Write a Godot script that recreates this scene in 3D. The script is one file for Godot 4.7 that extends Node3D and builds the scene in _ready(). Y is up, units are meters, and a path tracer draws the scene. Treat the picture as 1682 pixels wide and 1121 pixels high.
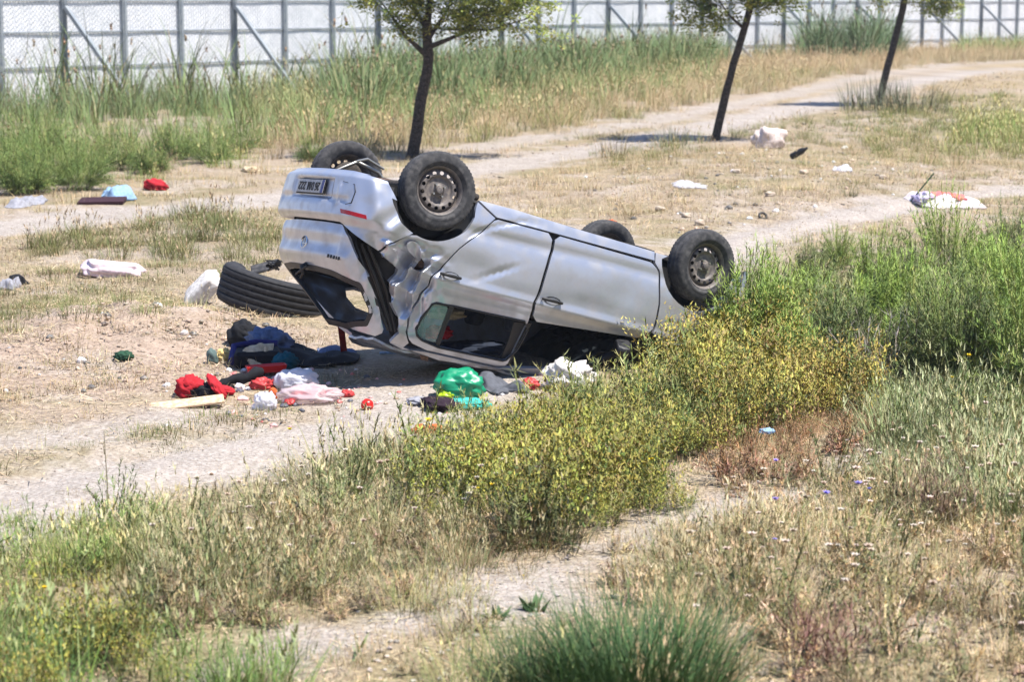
extends Node3D

# ---------------------------------------------------------------- helpers
var rng := RandomNumberGenerator.new()
var taken := {}
var noise_a := FastNoiseLite.new()
var noise_b := FastNoiseLite.new()
var noise_c := FastNoiseLite.new()
var noise_dent := FastNoiseLite.new()
var M := {}

func rf(a: float, b: float) -> float:
	return rng.randf_range(a, b)

func numbered(called: String) -> String:
	if not taken.has(called):
		taken[called] = 0
		return called
	taken[called] += 1
	return "%s_%03d" % [called, taken[called]]

func tag(o: Node, label: String, category: String, group := "", kind := "") -> Node:
	if label: o.set_meta("label", label)
	if category: o.set_meta("category", category)
	if group: o.set_meta("group", group)
	if kind: o.set_meta("kind", kind)
	return o

func thing(called: String, label: String, category: String, at := Vector3.ZERO, turn := 0.0, group := "") -> Node3D:
	var o := Node3D.new()
	o.name = numbered(called)
	add_child(o)
	o.position = at
	o.rotation.y = turn
	tag(o, label, category, group)
	return o

func part(called: String, mesh: Mesh, material: Material, parent: Node3D, at := Vector3.ZERO, turn := Vector3.ZERO) -> MeshInstance3D:
	var o := MeshInstance3D.new()
	o.name = called
	o.mesh = mesh
	o.material_override = material
	o.position = at
	o.rotation = turn
	parent.add_child(o, true)
	return o

func single(called: String, label: String, category: String, mesh: Mesh, material: Material, at: Vector3, turn := Vector3.ZERO, group := "") -> MeshInstance3D:
	var o := MeshInstance3D.new()
	o.name = numbered(called)
	o.mesh = mesh
	o.material_override = material
	o.position = at
	o.rotation = turn
	add_child(o)
	tag(o, label, category, group)
	return o

func begin() -> SurfaceTool:
	var st := SurfaceTool.new()
	st.begin(Mesh.PRIMITIVE_TRIANGLES)
	return st

func lin(r: float, g: float, b: float) -> Color:
	return Color(r, g, b).linear_to_srgb()

func material(c: Color, rough := 0.8, metal := 0.0, spec := 0.5) -> StandardMaterial3D:
	var m := StandardMaterial3D.new()
	m.albedo_color = c
	m.roughness = rough
	m.metallic = metal
	m.metallic_specular = spec
	return m

func noise_tex(size: int, freq: float, seed_: int, c0: Color, c1: Color, mid := 0.5, octaves := 5) -> NoiseTexture2D:
	var n := FastNoiseLite.new()
	n.seed = seed_
	n.frequency = freq
	n.fractal_octaves = octaves
	n.noise_type = FastNoiseLite.TYPE_SIMPLEX_SMOOTH
	var t := NoiseTexture2D.new()
	t.width = size
	t.height = size
	t.seamless = true
	t.noise = n
	var g := Gradient.new()
	g.offsets = PackedFloat32Array([maxf(0.0, mid - 0.3), minf(1.0, mid + 0.3)])
	g.colors = PackedColorArray([c0, c1])
	t.color_ramp = g
	return t

func triplanar(m: StandardMaterial3D, s: float, world := false) -> void:
	m.uv1_triplanar = true
	m.uv1_world_triplanar = world
	m.uv1_scale = Vector3(s, s, s)

# one triangle whose winding follows the normals it is given
func tri(st: SurfaceTool, a: Vector3, b: Vector3, c: Vector3, na: Vector3, nb: Vector3, nc: Vector3) -> void:
	if (c - a).cross(b - a).dot(na + nb + nc) < 0.0:
		st.set_normal(na); st.add_vertex(a)
		st.set_normal(nc); st.add_vertex(c)
		st.set_normal(nb); st.add_vertex(b)
	else:
		st.set_normal(na); st.add_vertex(a)
		st.set_normal(nb); st.add_vertex(b)
		st.set_normal(nc); st.add_vertex(c)

func quad(st: SurfaceTool, a: Vector3, b: Vector3, c: Vector3, d: Vector3, n: Vector3) -> void:
	tri(st, a, b, c, n, n, n)
	tri(st, a, c, d, n, n, n)

# a box with chamfered long edges, centred, with its own basis
func box(st: SurfaceTool, at: Vector3, size: Vector3, basis := Basis.IDENTITY, ch := 0.004) -> void:
	var h := size * 0.5
	var k := minf(ch, minf(h.x, minf(h.y, h.z)) * 0.8)
	var pts := {}
	for sx in [-1, 1]:
		for sy in [-1, 1]:
			for sz in [-1, 1]:
				pts[[sx, sy, sz, 0]] = at + basis * Vector3(sx * h.x, sy * (h.y - k), sz * (h.z - k))
				pts[[sx, sy, sz, 1]] = at + basis * Vector3(sx * (h.x - k), sy * h.y, sz * (h.z - k))
				pts[[sx, sy, sz, 2]] = at + basis * Vector3(sx * (h.x - k), sy * (h.y - k), sz * h.z)
	for s in [-1, 1]:
		quad(st, pts[[s, -1, -1, 0]], pts[[s, 1, -1, 0]], pts[[s, 1, 1, 0]], pts[[s, -1, 1, 0]], basis * Vector3(s, 0, 0))
		quad(st, pts[[-1, s, -1, 1]], pts[[1, s, -1, 1]], pts[[1, s, 1, 1]], pts[[-1, s, 1, 1]], basis * Vector3(0, s, 0))
		quad(st, pts[[-1, -1, s, 2]], pts[[1, -1, s, 2]], pts[[1, 1, s, 2]], pts[[-1, 1, s, 2]], basis * Vector3(0, 0, s))
		for q in [-1, 1]:
			quad(st, pts[[s, q, -1, 0]], pts[[s, q, 1, 0]], pts[[s, q, 1, 1]], pts[[s, q, -1, 1]], basis * Vector3(s, q, 0).normalized())
			quad(st, pts[[s, -1, q, 0]], pts[[s, 1, q, 0]], pts[[s, 1, q, 2]], pts[[s, -1, q, 2]], basis * Vector3(s, 0, q).normalized())
			quad(st, pts[[-1, s, q, 1]], pts[[1, s, q, 1]], pts[[1, s, q, 2]], pts[[-1, s, q, 2]], basis * Vector3(0, s, q).normalized())
			for r in [-1, 1]:
				var n := basis * Vector3(s, q, r).normalized()
				tri(st, pts[[s, q, r, 0]], pts[[s, q, r, 1]], pts[[s, q, r, 2]], n, n, n)

# a tapered tube through points with a radius at each
func tube(st: SurfaceTool, pts: PackedVector3Array, radii: PackedFloat32Array, sides := 8, caps := true) -> void:
	var rings := []
	var norms := []
	for i in pts.size():
		var d := (pts[mini(i + 1, pts.size() - 1)] - pts[maxi(i - 1, 0)]).normalized()
		var ref := Vector3.UP if absf(d.y) < 0.9 else Vector3.RIGHT
		var x := d.cross(ref).normalized()
		var y := x.cross(d)
		if i > 0:
			var px: Vector3 = norms[i - 1][0]
			x = (px - d * px.dot(d)).normalized()
			y = x.cross(d)
		var ring := []
		var nr := []
		for k in sides + 1:
			var a := TAU * k / sides
			var n := x * cos(a) + y * sin(a)
			ring.append(pts[i] + n * radii[i])
			nr.append(n)
		rings.append(ring)
		norms.append(nr)
	for i in pts.size() - 1:
		for k in sides:
			tri(st, rings[i][k], rings[i + 1][k], rings[i + 1][k + 1], norms[i][k], norms[i + 1][k], norms[i + 1][k + 1])
			tri(st, rings[i][k], rings[i + 1][k + 1], rings[i][k + 1], norms[i][k], norms[i + 1][k + 1], norms[i][k + 1])
	if caps:
		for e in [0, pts.size() - 1]:
			var n := (pts[e] - pts[1 if e == 0 else pts.size() - 2]).normalized()
			for k in range(1, sides - 1):
				tri(st, rings[e][0], rings[e][k], rings[e][k + 1], n, n, n)

func bar(st: SurfaceTool, a: Vector3, b: Vector3, r: float, sides := 8) -> void:
	tube(st, PackedVector3Array([a, b]), PackedFloat32Array([r, r]), sides)

# a lathe round the z axis: profile of (radius, z); wobble(radius, z, angle) may change the radius
func lathe(st: SurfaceTool, prof: PackedVector2Array, segs: int, from := 0.0, to := TAU, wobble = null) -> void:
	var pn := PackedVector2Array()
	for i in prof.size():
		var d := prof[mini(i + 1, prof.size() - 1)] - prof[maxi(i - 1, 0)]
		pn.append(Vector2(d.y, -d.x).normalized())
	var at := func(i: int, k: int) -> Vector3:
		var a := from + (to - from) * k / segs
		var r := prof[i].x
		if wobble != null: r = wobble.call(prof[i].x, prof[i].y, a, i)
		return Vector3(cos(a) * r, sin(a) * r, prof[i].y)
	for k in segs:
		var a0 := from + (to - from) * k / segs
		var a1 := from + (to - from) * (k + 1) / segs
		for i in prof.size() - 1:
			var n00 := Vector3(cos(a0) * pn[i].x, sin(a0) * pn[i].x, pn[i].y)
			var n01 := Vector3(cos(a1) * pn[i].x, sin(a1) * pn[i].x, pn[i].y)
			var n10 := Vector3(cos(a0) * pn[i + 1].x, sin(a0) * pn[i + 1].x, pn[i + 1].y)
			var n11 := Vector3(cos(a1) * pn[i + 1].x, sin(a1) * pn[i + 1].x, pn[i + 1].y)
			var p00: Vector3 = at.call(i, k)
			var p01: Vector3 = at.call(i, k + 1)
			var p10: Vector3 = at.call(i + 1, k)
			var p11: Vector3 = at.call(i + 1, k + 1)
			tri(st, p00, p10, p11, n00, n10, n11)
			tri(st, p00, p11, p01, n00, n11, n01)

# an irregular soft lump: superellipsoid with folds, flat underneath
func lump(size: Vector3, seed_: int, rough := 0.12, square := 1.0, freq := 3.0, fold := 0.0, ns := 30, nr := 18) -> ArrayMesh:
	var n := FastNoiseLite.new()
	n.seed = seed_
	n.frequency = freq
	n.fractal_octaves = 2
	n.frequency = freq * 0.55
	var nf := FastNoiseLite.new()
	nf.seed = seed_ + 7
	nf.frequency = freq * 0.55
	nf.fractal_type = FastNoiseLite.FRACTAL_RIDGED
	nf.fractal_octaves = 2
	var st := begin()
	st.set_smooth_group(0)
	var p := []
	for j in nr + 1:
		var row := []
		var la := PI * (float(j) / nr - 0.5)
		for i in ns:
			var lo := TAU * i / ns
			var d := Vector3(cos(la) * cos(lo), sin(la), cos(la) * sin(lo))
			var e := Vector3(signf(d.x) * pow(absf(d.x), square), signf(d.y) * absf(d.y), signf(d.z) * pow(absf(d.z), square))
			var q := d.normalized()
			var k := 1.0 + rough * n.get_noise_3d(q.x, q.y, q.z) * 2.0 + fold * 0.7 * (nf.get_noise_3d(q.x, q.y * 1.4, q.z))
			var v := Vector3(e.x * size.x, e.y * size.y, e.z * size.z) * 0.5 * k
			if v.y < -size.y * 0.28: v.y = -size.y * 0.28 + (v.y + size.y * 0.28) * 0.15
			v.y += size.y * 0.3
			row.append(v)
		p.append(row)
	for j in nr:
		for i in ns:
			var a: Vector3 = p[j][i]
			var b: Vector3 = p[j][(i + 1) % ns]
			var c: Vector3 = p[j + 1][(i + 1) % ns]
			var d: Vector3 = p[j + 1][i]
			if j > 0:
				st.add_vertex(a); st.add_vertex(c); st.add_vertex(b)
			if j < nr - 1:
				st.add_vertex(a); st.add_vertex(d); st.add_vertex(c)
	st.index()
	st.generate_normals()
	return st.commit()

# a crumpled cloth or sheet with an irregular outline and a hem of its own thickness
func sheet(w: float, l: float, seed_: int, amp := 0.05, freq := 6.0, ragged := 0.25, n := 26) -> ArrayMesh:
	var f := FastNoiseLite.new()
	f.seed = seed_
	f.frequency = freq * 0.45
	f.fractal_octaves = 2
	var st := begin()
	st.set_smooth_group(0)
	var grid := []
	for j in n + 1:
		var row := []
		for i in n + 1:
			var u := 2.0 * i / n - 1.0
			var v := 2.0 * j / n - 1.0
			var r := maxf(absf(u), absf(v))
			var a := atan2(v, u)
			var k := 1.0 + ragged * f.get_noise_2d(cos(a) * 0.3 + 9.0, sin(a) * 0.3)*1.6 - 0.12 * r * r * absf(sin(2.0 * a))
			var x := u * w * 0.5 * k
			var z := v * l * 0.5 * k
			var h := (0.5 + f.get_noise_2d(x, z)) * amp * 0.9 + amp * 0.3 * (1.0 - r)
			h *= 1.0 - 0.8 * smoothstep(0.75, 1.0, r)
			row.append(Vector3(x, h + 0.012, z))
		grid.append(row)
	for j in n:
		for i in n:
			for q in [[0, 0, 1, 0, 1, 1], [0, 0, 1, 1, 0, 1]]:
				for k in 3:
					st.add_vertex(grid[j + q[k * 2 + 1]][i + q[k * 2]])
	for e in 4:
		for i in n:
			var a: Vector3
			var b: Vector3
			match e:
				0: a = grid[0][i]; b = grid[0][i + 1]
				1: a = grid[n][i + 1]; b = grid[n][i]
				2: a = grid[i + 1][0]; b = grid[i][0]
				3: a = grid[i][n]; b = grid[i + 1][n]
			var c := Vector3(a.x, a.y - 0.02, a.z)
			var d := Vector3(b.x, b.y - 0.02, b.z)
			st.set_smooth_group(e + 1)
			st.add_vertex(a); st.add_vertex(c); st.add_vertex(b)
			st.add_vertex(b); st.add_vertex(c); st.add_vertex(d)
			st.set_smooth_group(0)
	st.generate_normals()
	return st.commit()

# ---------------------------------------------------------------- terrain
var track_front: PackedVector2Array
var track_front_upper: PackedVector2Array
var track_back: PackedVector2Array
var track_back_upper: PackedVector2Array
var track_near: PackedVector2Array

func seg_dist(p: Vector2, line: PackedVector2Array) -> float:
	var best := 1e9
	for i in line.size() - 1:
		best = minf(best, p.distance_squared_to(Geometry2D.get_closest_point_to_segment(p, line[i], line[i + 1])))
	return sqrt(best)

func ground_y(x: float, z: float) -> float:
	var d := -z
	var h := noise_a.get_noise_2d(x * 0.35, z * 0.35) * 0.07
	h += noise_b.get_noise_2d(x * 1.2, z * 1.2) * 0.025
	h *= smoothstep(0.0, 2.0, absf(Vector2(x + 0.2, z + 17.3).length() - 0.0) - 0.8) * 0.85 + 0.15
	if d > 8.0 and d < 40.0 and absf(x) < 12.0:
		var s := seg_dist(Vector2(x, z), track_front)
		h -= 0.045 * exp(-pow((s - 0.42) / 0.22, 2.0)) * smoothstep(1.2, 2.4, Vector2(x + 0.2, z + 17.3).length())
	var m := Vector2((x + 3.6) / 1.6, (z + 19.2) / 1.5).length()
	h += 0.24 * exp(-m * m * 1.4) * (1.0 + 0.5 * noise_b.get_noise_2d(x * 2.5, z * 2.5))
	var b := Vector2((x - 4.0) / 2.6, (z + 37.0) / 6.0).length()
	h += 0.22 * exp(-b * b)
	h += smoothstep(45.0, 85.0, d) * (lerpf(-0.25, 0.5, smoothstep(-13.0, 15.0, x)))
	return h

func on(p: Vector3, lift := 0.0) -> Vector3:
	return Vector3(p.x, ground_y(p.x, p.z) + lift, p.z)

var zones_green := []
var zones_dry := []

func in_any(p: Vector2, polys: Array) -> bool:
	for q in polys:
		if Geometry2D.is_point_in_polygon(p, q): return true
	return false

func bareness(p: Vector2) -> float:   # 1 on the wheel tracks
	var w := noise_b.get_noise_2d(p.x * 0.9, p.y * 0.9) * 0.45 + noise_c.get_noise_2d(p.x * 2.2, p.y * 2.2) * 0.25
	var k := 0.0
	if p.y > -45.0:
		k = maxf(k, 1.0 - smoothstep(0.32, 0.85, seg_dist(p, track_front) + w))
		k = maxf(k, 0.8 * (1.0 - smoothstep(0.15, 0.6, seg_dist(p, track_front_upper) + w * 0.7)))
		k = maxf(k, 0.95 * (1.0 - smoothstep(0.05, 0.42, seg_dist(p, track_near) + w * 0.9)))
	k = maxf(k, 1.0 - smoothstep(0.5, 1.3, seg_dist(p, track_back) + w))
	k = maxf(k, 0.75 * (1.0 - smoothstep(0.3, 1.0, seg_dist(p, track_back_upper) + w)))
	return k

func build_ground() -> void:
	var zs := PackedFloat32Array()
	var d := -30.0
	while d < 700.0:
		zs.append(-d)
		if d < 6.0: d += 2.0
		elif d < 30.0: d += 0.085
		elif d < 50.0: d += 0.2
		elif d < 75.0: d += 0.45
		elif d < 150.0: d += 2.0
		else: d += 40.0
	var xs := PackedFloat32Array()
	var x := -420.0
	while x < 430.0:
		xs.append(x)
		var a := absf(x)
		if a < 9.5: x += 0.085
		elif a < 30.0: x += 0.6
		elif a < 60.0: x += 4.0
		else: x += 40.0
	var verts := PackedVector3Array()
	var cols := PackedColorArray()
	var norms := PackedVector3Array()
	var w := xs.size()
	var soil := Color(0.37, 0.30, 0.225)
	var track := Color(0.41, 0.365, 0.325)
	var straw := Color(0.35, 0.28, 0.18)
	var greenish := Color(0.17, 0.16, 0.075)
	var pink := Color(0.40, 0.31, 0.245)
	for z in zs:
		for xx in xs:
			verts.append(Vector3(xx, ground_y(xx, z), z))
			var p := Vector2(xx, z)
			var n1 := noise_a.get_noise_2d(xx, z)
			var n2 := noise_b.get_noise_2d(xx * 1.7 + 40.0, z * 1.7)
			var n3 := noise_c.get_noise_2d(xx * 5.0, z * 5.0)
			var c := soil.lerp(straw, clampf(0.5 + n1 * 1.4 + n2 * 0.6, 0.0, 1.0))
			if -z > 6.0 and -z < 60.0 and absf(xx) < 14.0:
				c = c.lerp(greenish, 0.55 * clampf(0.1 + n2 * 1.6 + n1, 0.0, 1.0))
				var mm := Vector2((xx + 3.6) / 1.9, (z + 18.4) / 2.6).length()
				c = c.lerp(pink, (1.0 - smoothstep(0.6, 1.2, mm + n2 * 0.5)) * 0.9)
				c = c.lerp(Color(0.43, 0.37, 0.315), 0.75 * smoothstep(0.05, 0.4, noise_b.get_noise_2d(xx * 0.8 - 70.0, z * 0.8 + 30.0) + n3 * 0.25))
				c = c.lerp(track, bareness(p))
			elif -z >= 60.0:
				c = c.lerp(track, bareness(p))
			c = c * (1.0 + n3 * 0.28 + n2 * 0.12)
			c.a = 1.0
			cols.append(c)
	norms.resize(verts.size())
	var index := PackedInt32Array()
	for j in zs.size() - 1:
		for i in w - 1:
			var a := j * w + i
			index.append_array(PackedInt32Array([a, a + w, a + 1, a + 1, a + w, a + w + 1]))
	for j in zs.size():
		for i in w:
			var l := verts[j * w + maxi(i - 1, 0)]
			var r := verts[j * w + mini(i + 1, w - 1)]
			var u := verts[maxi(j - 1, 0) * w + i]
			var b := verts[mini(j + 1, zs.size() - 1) * w + i]
			var n := (r - l).cross(b - u)
			norms[j * w + i] = (n if n.y > 0.0 else -n).normalized()
	var arrays := []
	arrays.resize(Mesh.ARRAY_MAX)
	arrays[Mesh.ARRAY_VERTEX] = verts
	arrays[Mesh.ARRAY_NORMAL] = norms
	arrays[Mesh.ARRAY_COLOR] = cols
	arrays[Mesh.ARRAY_INDEX] = index
	var am := ArrayMesh.new()
	am.add_surface_from_arrays(Mesh.PRIMITIVE_TRIANGLES, arrays)
	# make sure the faces look up
	var t0 := (verts[index[1]] - verts[index[0]]).cross(verts[index[2]] - verts[index[0]])
	if t0.y > 0.0:
		for k in range(0, index.size(), 3):
			var s := index[k + 1]
			index[k + 1] = index[k + 2]
			index[k + 2] = s
		arrays[Mesh.ARRAY_INDEX] = index
		am = ArrayMesh.new()
		am.add_surface_from_arrays(Mesh.PRIMITIVE_TRIANGLES, arrays)
	var m := material(Color.WHITE, 0.95, 0.0, 0.3)
	m.vertex_color_use_as_albedo = true
	m.albedo_texture = noise_tex(1024, 0.02, 3, Color(0.82, 0.80, 0.78), Color(1, 1, 1), 0.45, 6)
	m.heightmap_enabled = true
	m.heightmap_texture = noise_tex(1024, 0.03, 5, Color.BLACK, Color.WHITE, 0.5, 6)
	m.heightmap_scale = 1.1
	triplanar(m, 0.8, true)
	var o := MeshInstance3D.new()
	o.name = "ground"
	o.mesh = am
	o.material_override = m
	add_child(o)
	tag(o, "dry dusty field with pale wheel tracks, straw and rubble", "ground", "", "structure")

# ---------------------------------------------------------------- the scene
func _ready() -> void:
	rng.seed = 20240611
	# camera: 75 mm lens about three metres above the field
	var cam := Camera3D.new()
	cam.name = "camera"
	add_child(cam)
	var attr := CameraAttributesPhysical.new()
	attr.frustum_focal_length = 74.93
	attr.frustum_focus_distance = 17.2
	attr.exposure_aperture = 3.2
	attr.frustum_near = 0.1
	attr.frustum_far = 900.0
	cam.attributes = attr
	cam.far = 900.0
	cam.position = Vector3(0, 3.0, 0)
	cam.rotation = Vector3(-0.15740, 0, 0)
	# sky, sun and exposure
	var env := Environment.new()
	env.background_mode = Environment.BG_SKY
	var sky := Sky.new()
	var sm := ProceduralSkyMaterial.new()
	sm.sky_top_color = Color(0.42, 0.57, 0.82)
	sm.sky_horizon_color = Color(0.88, 0.91, 0.95)
	sm.sky_curve = 0.16
	sm.ground_bottom_color = Color(0.45, 0.40, 0.34)
	sm.ground_horizon_color = Color(0.70, 0.70, 0.70)
	sm.sun_angle_max = 20.0
	sm.energy_multiplier = 1.0
	sky.sky_material = sm
	env.sky = sky
	env.background_energy_multiplier = 0.68
	env.tonemap_mode = Environment.TONE_MAPPER_LINEAR
	env.tonemap_exposure = 1.85
	env.sdfgi_enabled = true
	env.ssao_enabled = true
	env.ssil_enabled = true
	env.fog_enabled = true
	env.fog_light_color = Color(0.86, 0.88, 0.92)
	env.fog_density = 0.0004
	var we := WorldEnvironment.new()
	we.name = "world_environment"
	we.environment = env
	add_child(we)
	var sun := DirectionalLight3D.new()
	sun.name = "sun"
	sun.light_energy = 1.6
	sun.light_color = Color(1.0, 0.98, 0.95)
	sun.light_angular_distance = 0.5
	sun.shadow_enabled = true
	add_child(sun)
	sun.basis = Basis.looking_at(-Vector3(0.36, 0.90, 0.13).normalized(), Vector3(0, 0, -1))
	# noises
	noise_a.seed = 11
	noise_a.frequency = 0.16
	noise_b.seed = 12
	noise_b.frequency = 0.55
	noise_c.seed = 13
	noise_c.frequency = 1.6
	noise_dent.seed = 14
	noise_dent.frequency = 0.02
	noise_dent.fractal_octaves = 3
	track_front = PackedVector2Array([Vector2(-4.12, -10.99), Vector2(-2.99, -12.43), Vector2(-2.61, -13.21), Vector2(-2.15, -13.91), Vector2(-1.63, -14.60), Vector2(-1.06, -15.33), Vector2(-0.38, -16.54), Vector2(0.32, -18.75), Vector2(1.33, -22.20), Vector2(2.69, -26.25), Vector2(3.83, -28.61), Vector2(5.11, -30.88), Vector2(6.89, -33.55), Vector2(11.78, -36.84)])
	track_front_upper = PackedVector2Array([Vector2(-4.54, -14.19), Vector2(-3.00, -14.77), Vector2(-2.59, -15.33)])
	track_back = PackedVector2Array([Vector2(-9.96, -26.58), Vector2(-6.80, -28.30), Vector2(-5.36, -30.70), Vector2(-3.48, -32.81), Vector2(-1.96, -35.96), Vector2(-0.46, -39.62), Vector2(1.46, -42.86), Vector2(2.92, -46.67), Vector2(5.47, -53.30), Vector2(8.65, -60.69), Vector2(10.48, -65.62), Vector2(18.26, -82.03), Vector2(28.97, -88.24)])
	track_back_upper = PackedVector2Array([Vector2(-0.78, -44.68), Vector2(1.70, -50.00), Vector2(4.52, -56.76), Vector2(8.23, -65.62), Vector2(11.81, -73.94), Vector2(18.28, -88.98), Vector2(34.82, -106.06)])
	track_near = PackedVector2Array([Vector2(-1.46, -9.09), Vector2(-1.14, -9.50), Vector2(-0.79, -9.86), Vector2(-0.41, -10.19), Vector2(0.03, -10.66), Vector2(0.38, -11.23), Vector2(0.52, -11.41), Vector2(1.27, -12.43), Vector2(1.61, -12.80), Vector2(2.18, -13.64), Vector2(2.43, -13.94)])
	build_materials()
	build_ground()
	build_fence()
	build_trees()
	rng.seed = 4711
	build_car()
	build_debris()
	rng.seed = 815
	build_stones()
	build_plants()

# ---------------------------------------------------------------- the overturned car
# Its own axes: x forward, y up when upright, z to its right. The skin is laid out by u (metres round the
# plan outline, 0 at the middle of the tail, positive along its left flank) and y (height above its wheels).
var tab_w := PackedFloat32Array()
var tab_x := PackedFloat32Array()
var tab_r := PackedFloat32Array()

func table(knots: PackedVector2Array) -> PackedFloat32Array:
	var raw := PackedFloat32Array()
	for i in 341:
		var y := i * 0.005
		var v := knots[knots.size() - 1].y
		if y <= knots[0].x: v = knots[0].y
		else:
			for k in knots.size() - 1:
				if y >= knots[k].x and y < knots[k + 1].x:
					v = lerpf(knots[k].y, knots[k + 1].y, (y - knots[k].x) / (knots[k + 1].x - knots[k].x))
		raw.append(v)
	var out := PackedFloat32Array()
	for i in 341:
		var s := 0.0
		for k in range(-8, 9): s += raw[clampi(i + k, 0, 340)]
		out.append(s / 17.0)
	return out

func look(t: PackedFloat32Array, y: float) -> float:
	var f := clampf(y / 0.005, 0.0, 339.0)
	var i := int(f)
	return lerpf(t[i], t[i + 1], f - i)

func gauss(u: float, y: float, cu: float, cy: float, su: float, sy: float) -> float:
	var a := (u - cu) / su
	var b := (y - cy) / sy
	return exp(-a * a - b * b)

func ridge(v: float, s: float) -> float:
	return exp(-v * v / (s * s))

func dent(u: float, y: float) -> float:
	if u < 0.0:
		return noise_dent.get_noise_2d(u * 40.0, y * 40.0) * 0.003
	var d := noise_dent.get_noise_2d(u * 40.0, y * 50.0) * 0.0025
	# the pressed line under the handles and the one above the sill
	if u > 1.25:
		d += 0.014 * ridge(y - 0.965, 0.035) - 0.010 * ridge(y - 1.03, 0.04)
		d -= 0.013 * ridge(y - (0.52 + 0.03 * sin(u * 1.4)), 0.05)
	# dents in the doors
	d -= 0.015 * gauss(u, y, 1.75, 0.82, 0.20, 0.10)
	d -= 0.008 * gauss(u, y, 2.85, 0.86, 0.30, 0.06)
	d -= 0.008 * gauss(u, y, 2.05, 0.60, 0.25, 0.10)
	d -= 0.012 * gauss(u, y, 3.15, 0.68, 0.16, 0.16)
	d -= 0.005 * gauss(u, y, 2.62, 0.70, 0.10, 0.22)
	# a curved fold pressed into the rear door
	var fold := y - (0.60 - 0.26 * pow(clampf((u - 1.62) / 0.5, 0.0, 1.0), 0.7))
	d -= 0.010 * clampf(1.0 - absf(fold) / 0.035, 0.0, 1.0) * smoothstep(1.55, 1.7, u) * (1.0 - smoothstep(2.15, 2.35, u))
	var fold2 := (y - 0.80) + (u - 1.95) * 0.55
	d -= 0.012 * clampf(1.0 - absf(fold2) / 0.05, 0.0, 1.0) * gauss(u, y, 1.95, 0.80, 0.18, 0.14)
	# the crushed rear quarter
	var m := gauss(u, y, 1.12, 1.03, 0.26, 0.27)
	m = minf(1.0, m * 1.5) * (1.0 - smoothstep(1.45, 1.7, u)) * smoothstep(0.70, 0.78, y)
	var wob := noise_dent.get_noise_2d(u * 60.0, y * 60.0) * 0.9
	var c := 0.070 * crease(u * 4.1 + y * 2.3 + wob) + 0.045 * crease(u * -3.2 + y * 5.7 + wob * 1.3 + 0.3) + 0.016 * crease(u * 9.0 + y * 4.0 - wob * 1.5)
	d -= m * (0.015 + c)
	d -= 0.07 * gauss(u, y, 1.10, 0.93, 0.09, 0.10)
	d += 0.03 * gauss(u, y, 1.02, 0.80, 0.10, 0.05)
	# wrinkles in the bumper corner
	d += 0.018 * gauss(u, y, 0.98, 0.62, 0.16, 0.14) * sin(u * 26.0 + y * 19.0)
	d += 0.02 * gauss(u, y, 0.86, 0.46, 0.16, 0.2) * sin(u * 21.0 - y * 6.0)
	return d

# a sharp fold: 0 on the ridge, 1 in the valley
func crease(t: float) -> float:
	return 1.0 - absf(fposmod(t, 1.0) * 2.0 - 1.0)

func skin_point(u: float, y: float, off: float) -> Vector3:
	off += dent(u, y)
	var s := 1.0 if u < 0.0 else -1.0
	var a := absf(u)
	var r := look(tab_r, y)
	var k := clampf((a - 0.5) / 0.5, 0.0, 1.0) * PI * 0.5
	var b := clampf(a / 0.5, 0.0, 1.0)
	var z := b * (look(tab_w, y) + off - r) + r * sin(k)
	var x := look(tab_x, y) - off + r * (1.0 - cos(k)) + maxf(a - 1.0, 0.0) + 0.05 * b * b
	var f := clampf(x - 1.1, 0.0, 1.0)
	z *= 1.0 - 0.22 * f * f
	z *= s
	# the far rear pillar is pushed in
	if y > 1.06:
		z -= 0.95 * (y - 1.06) * clampf((z + 0.55) / 1.1, 0.0, 1.0) * (1.0 - smoothstep(-0.9, 0.4, x))
	return Vector3(x, y, z)

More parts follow.
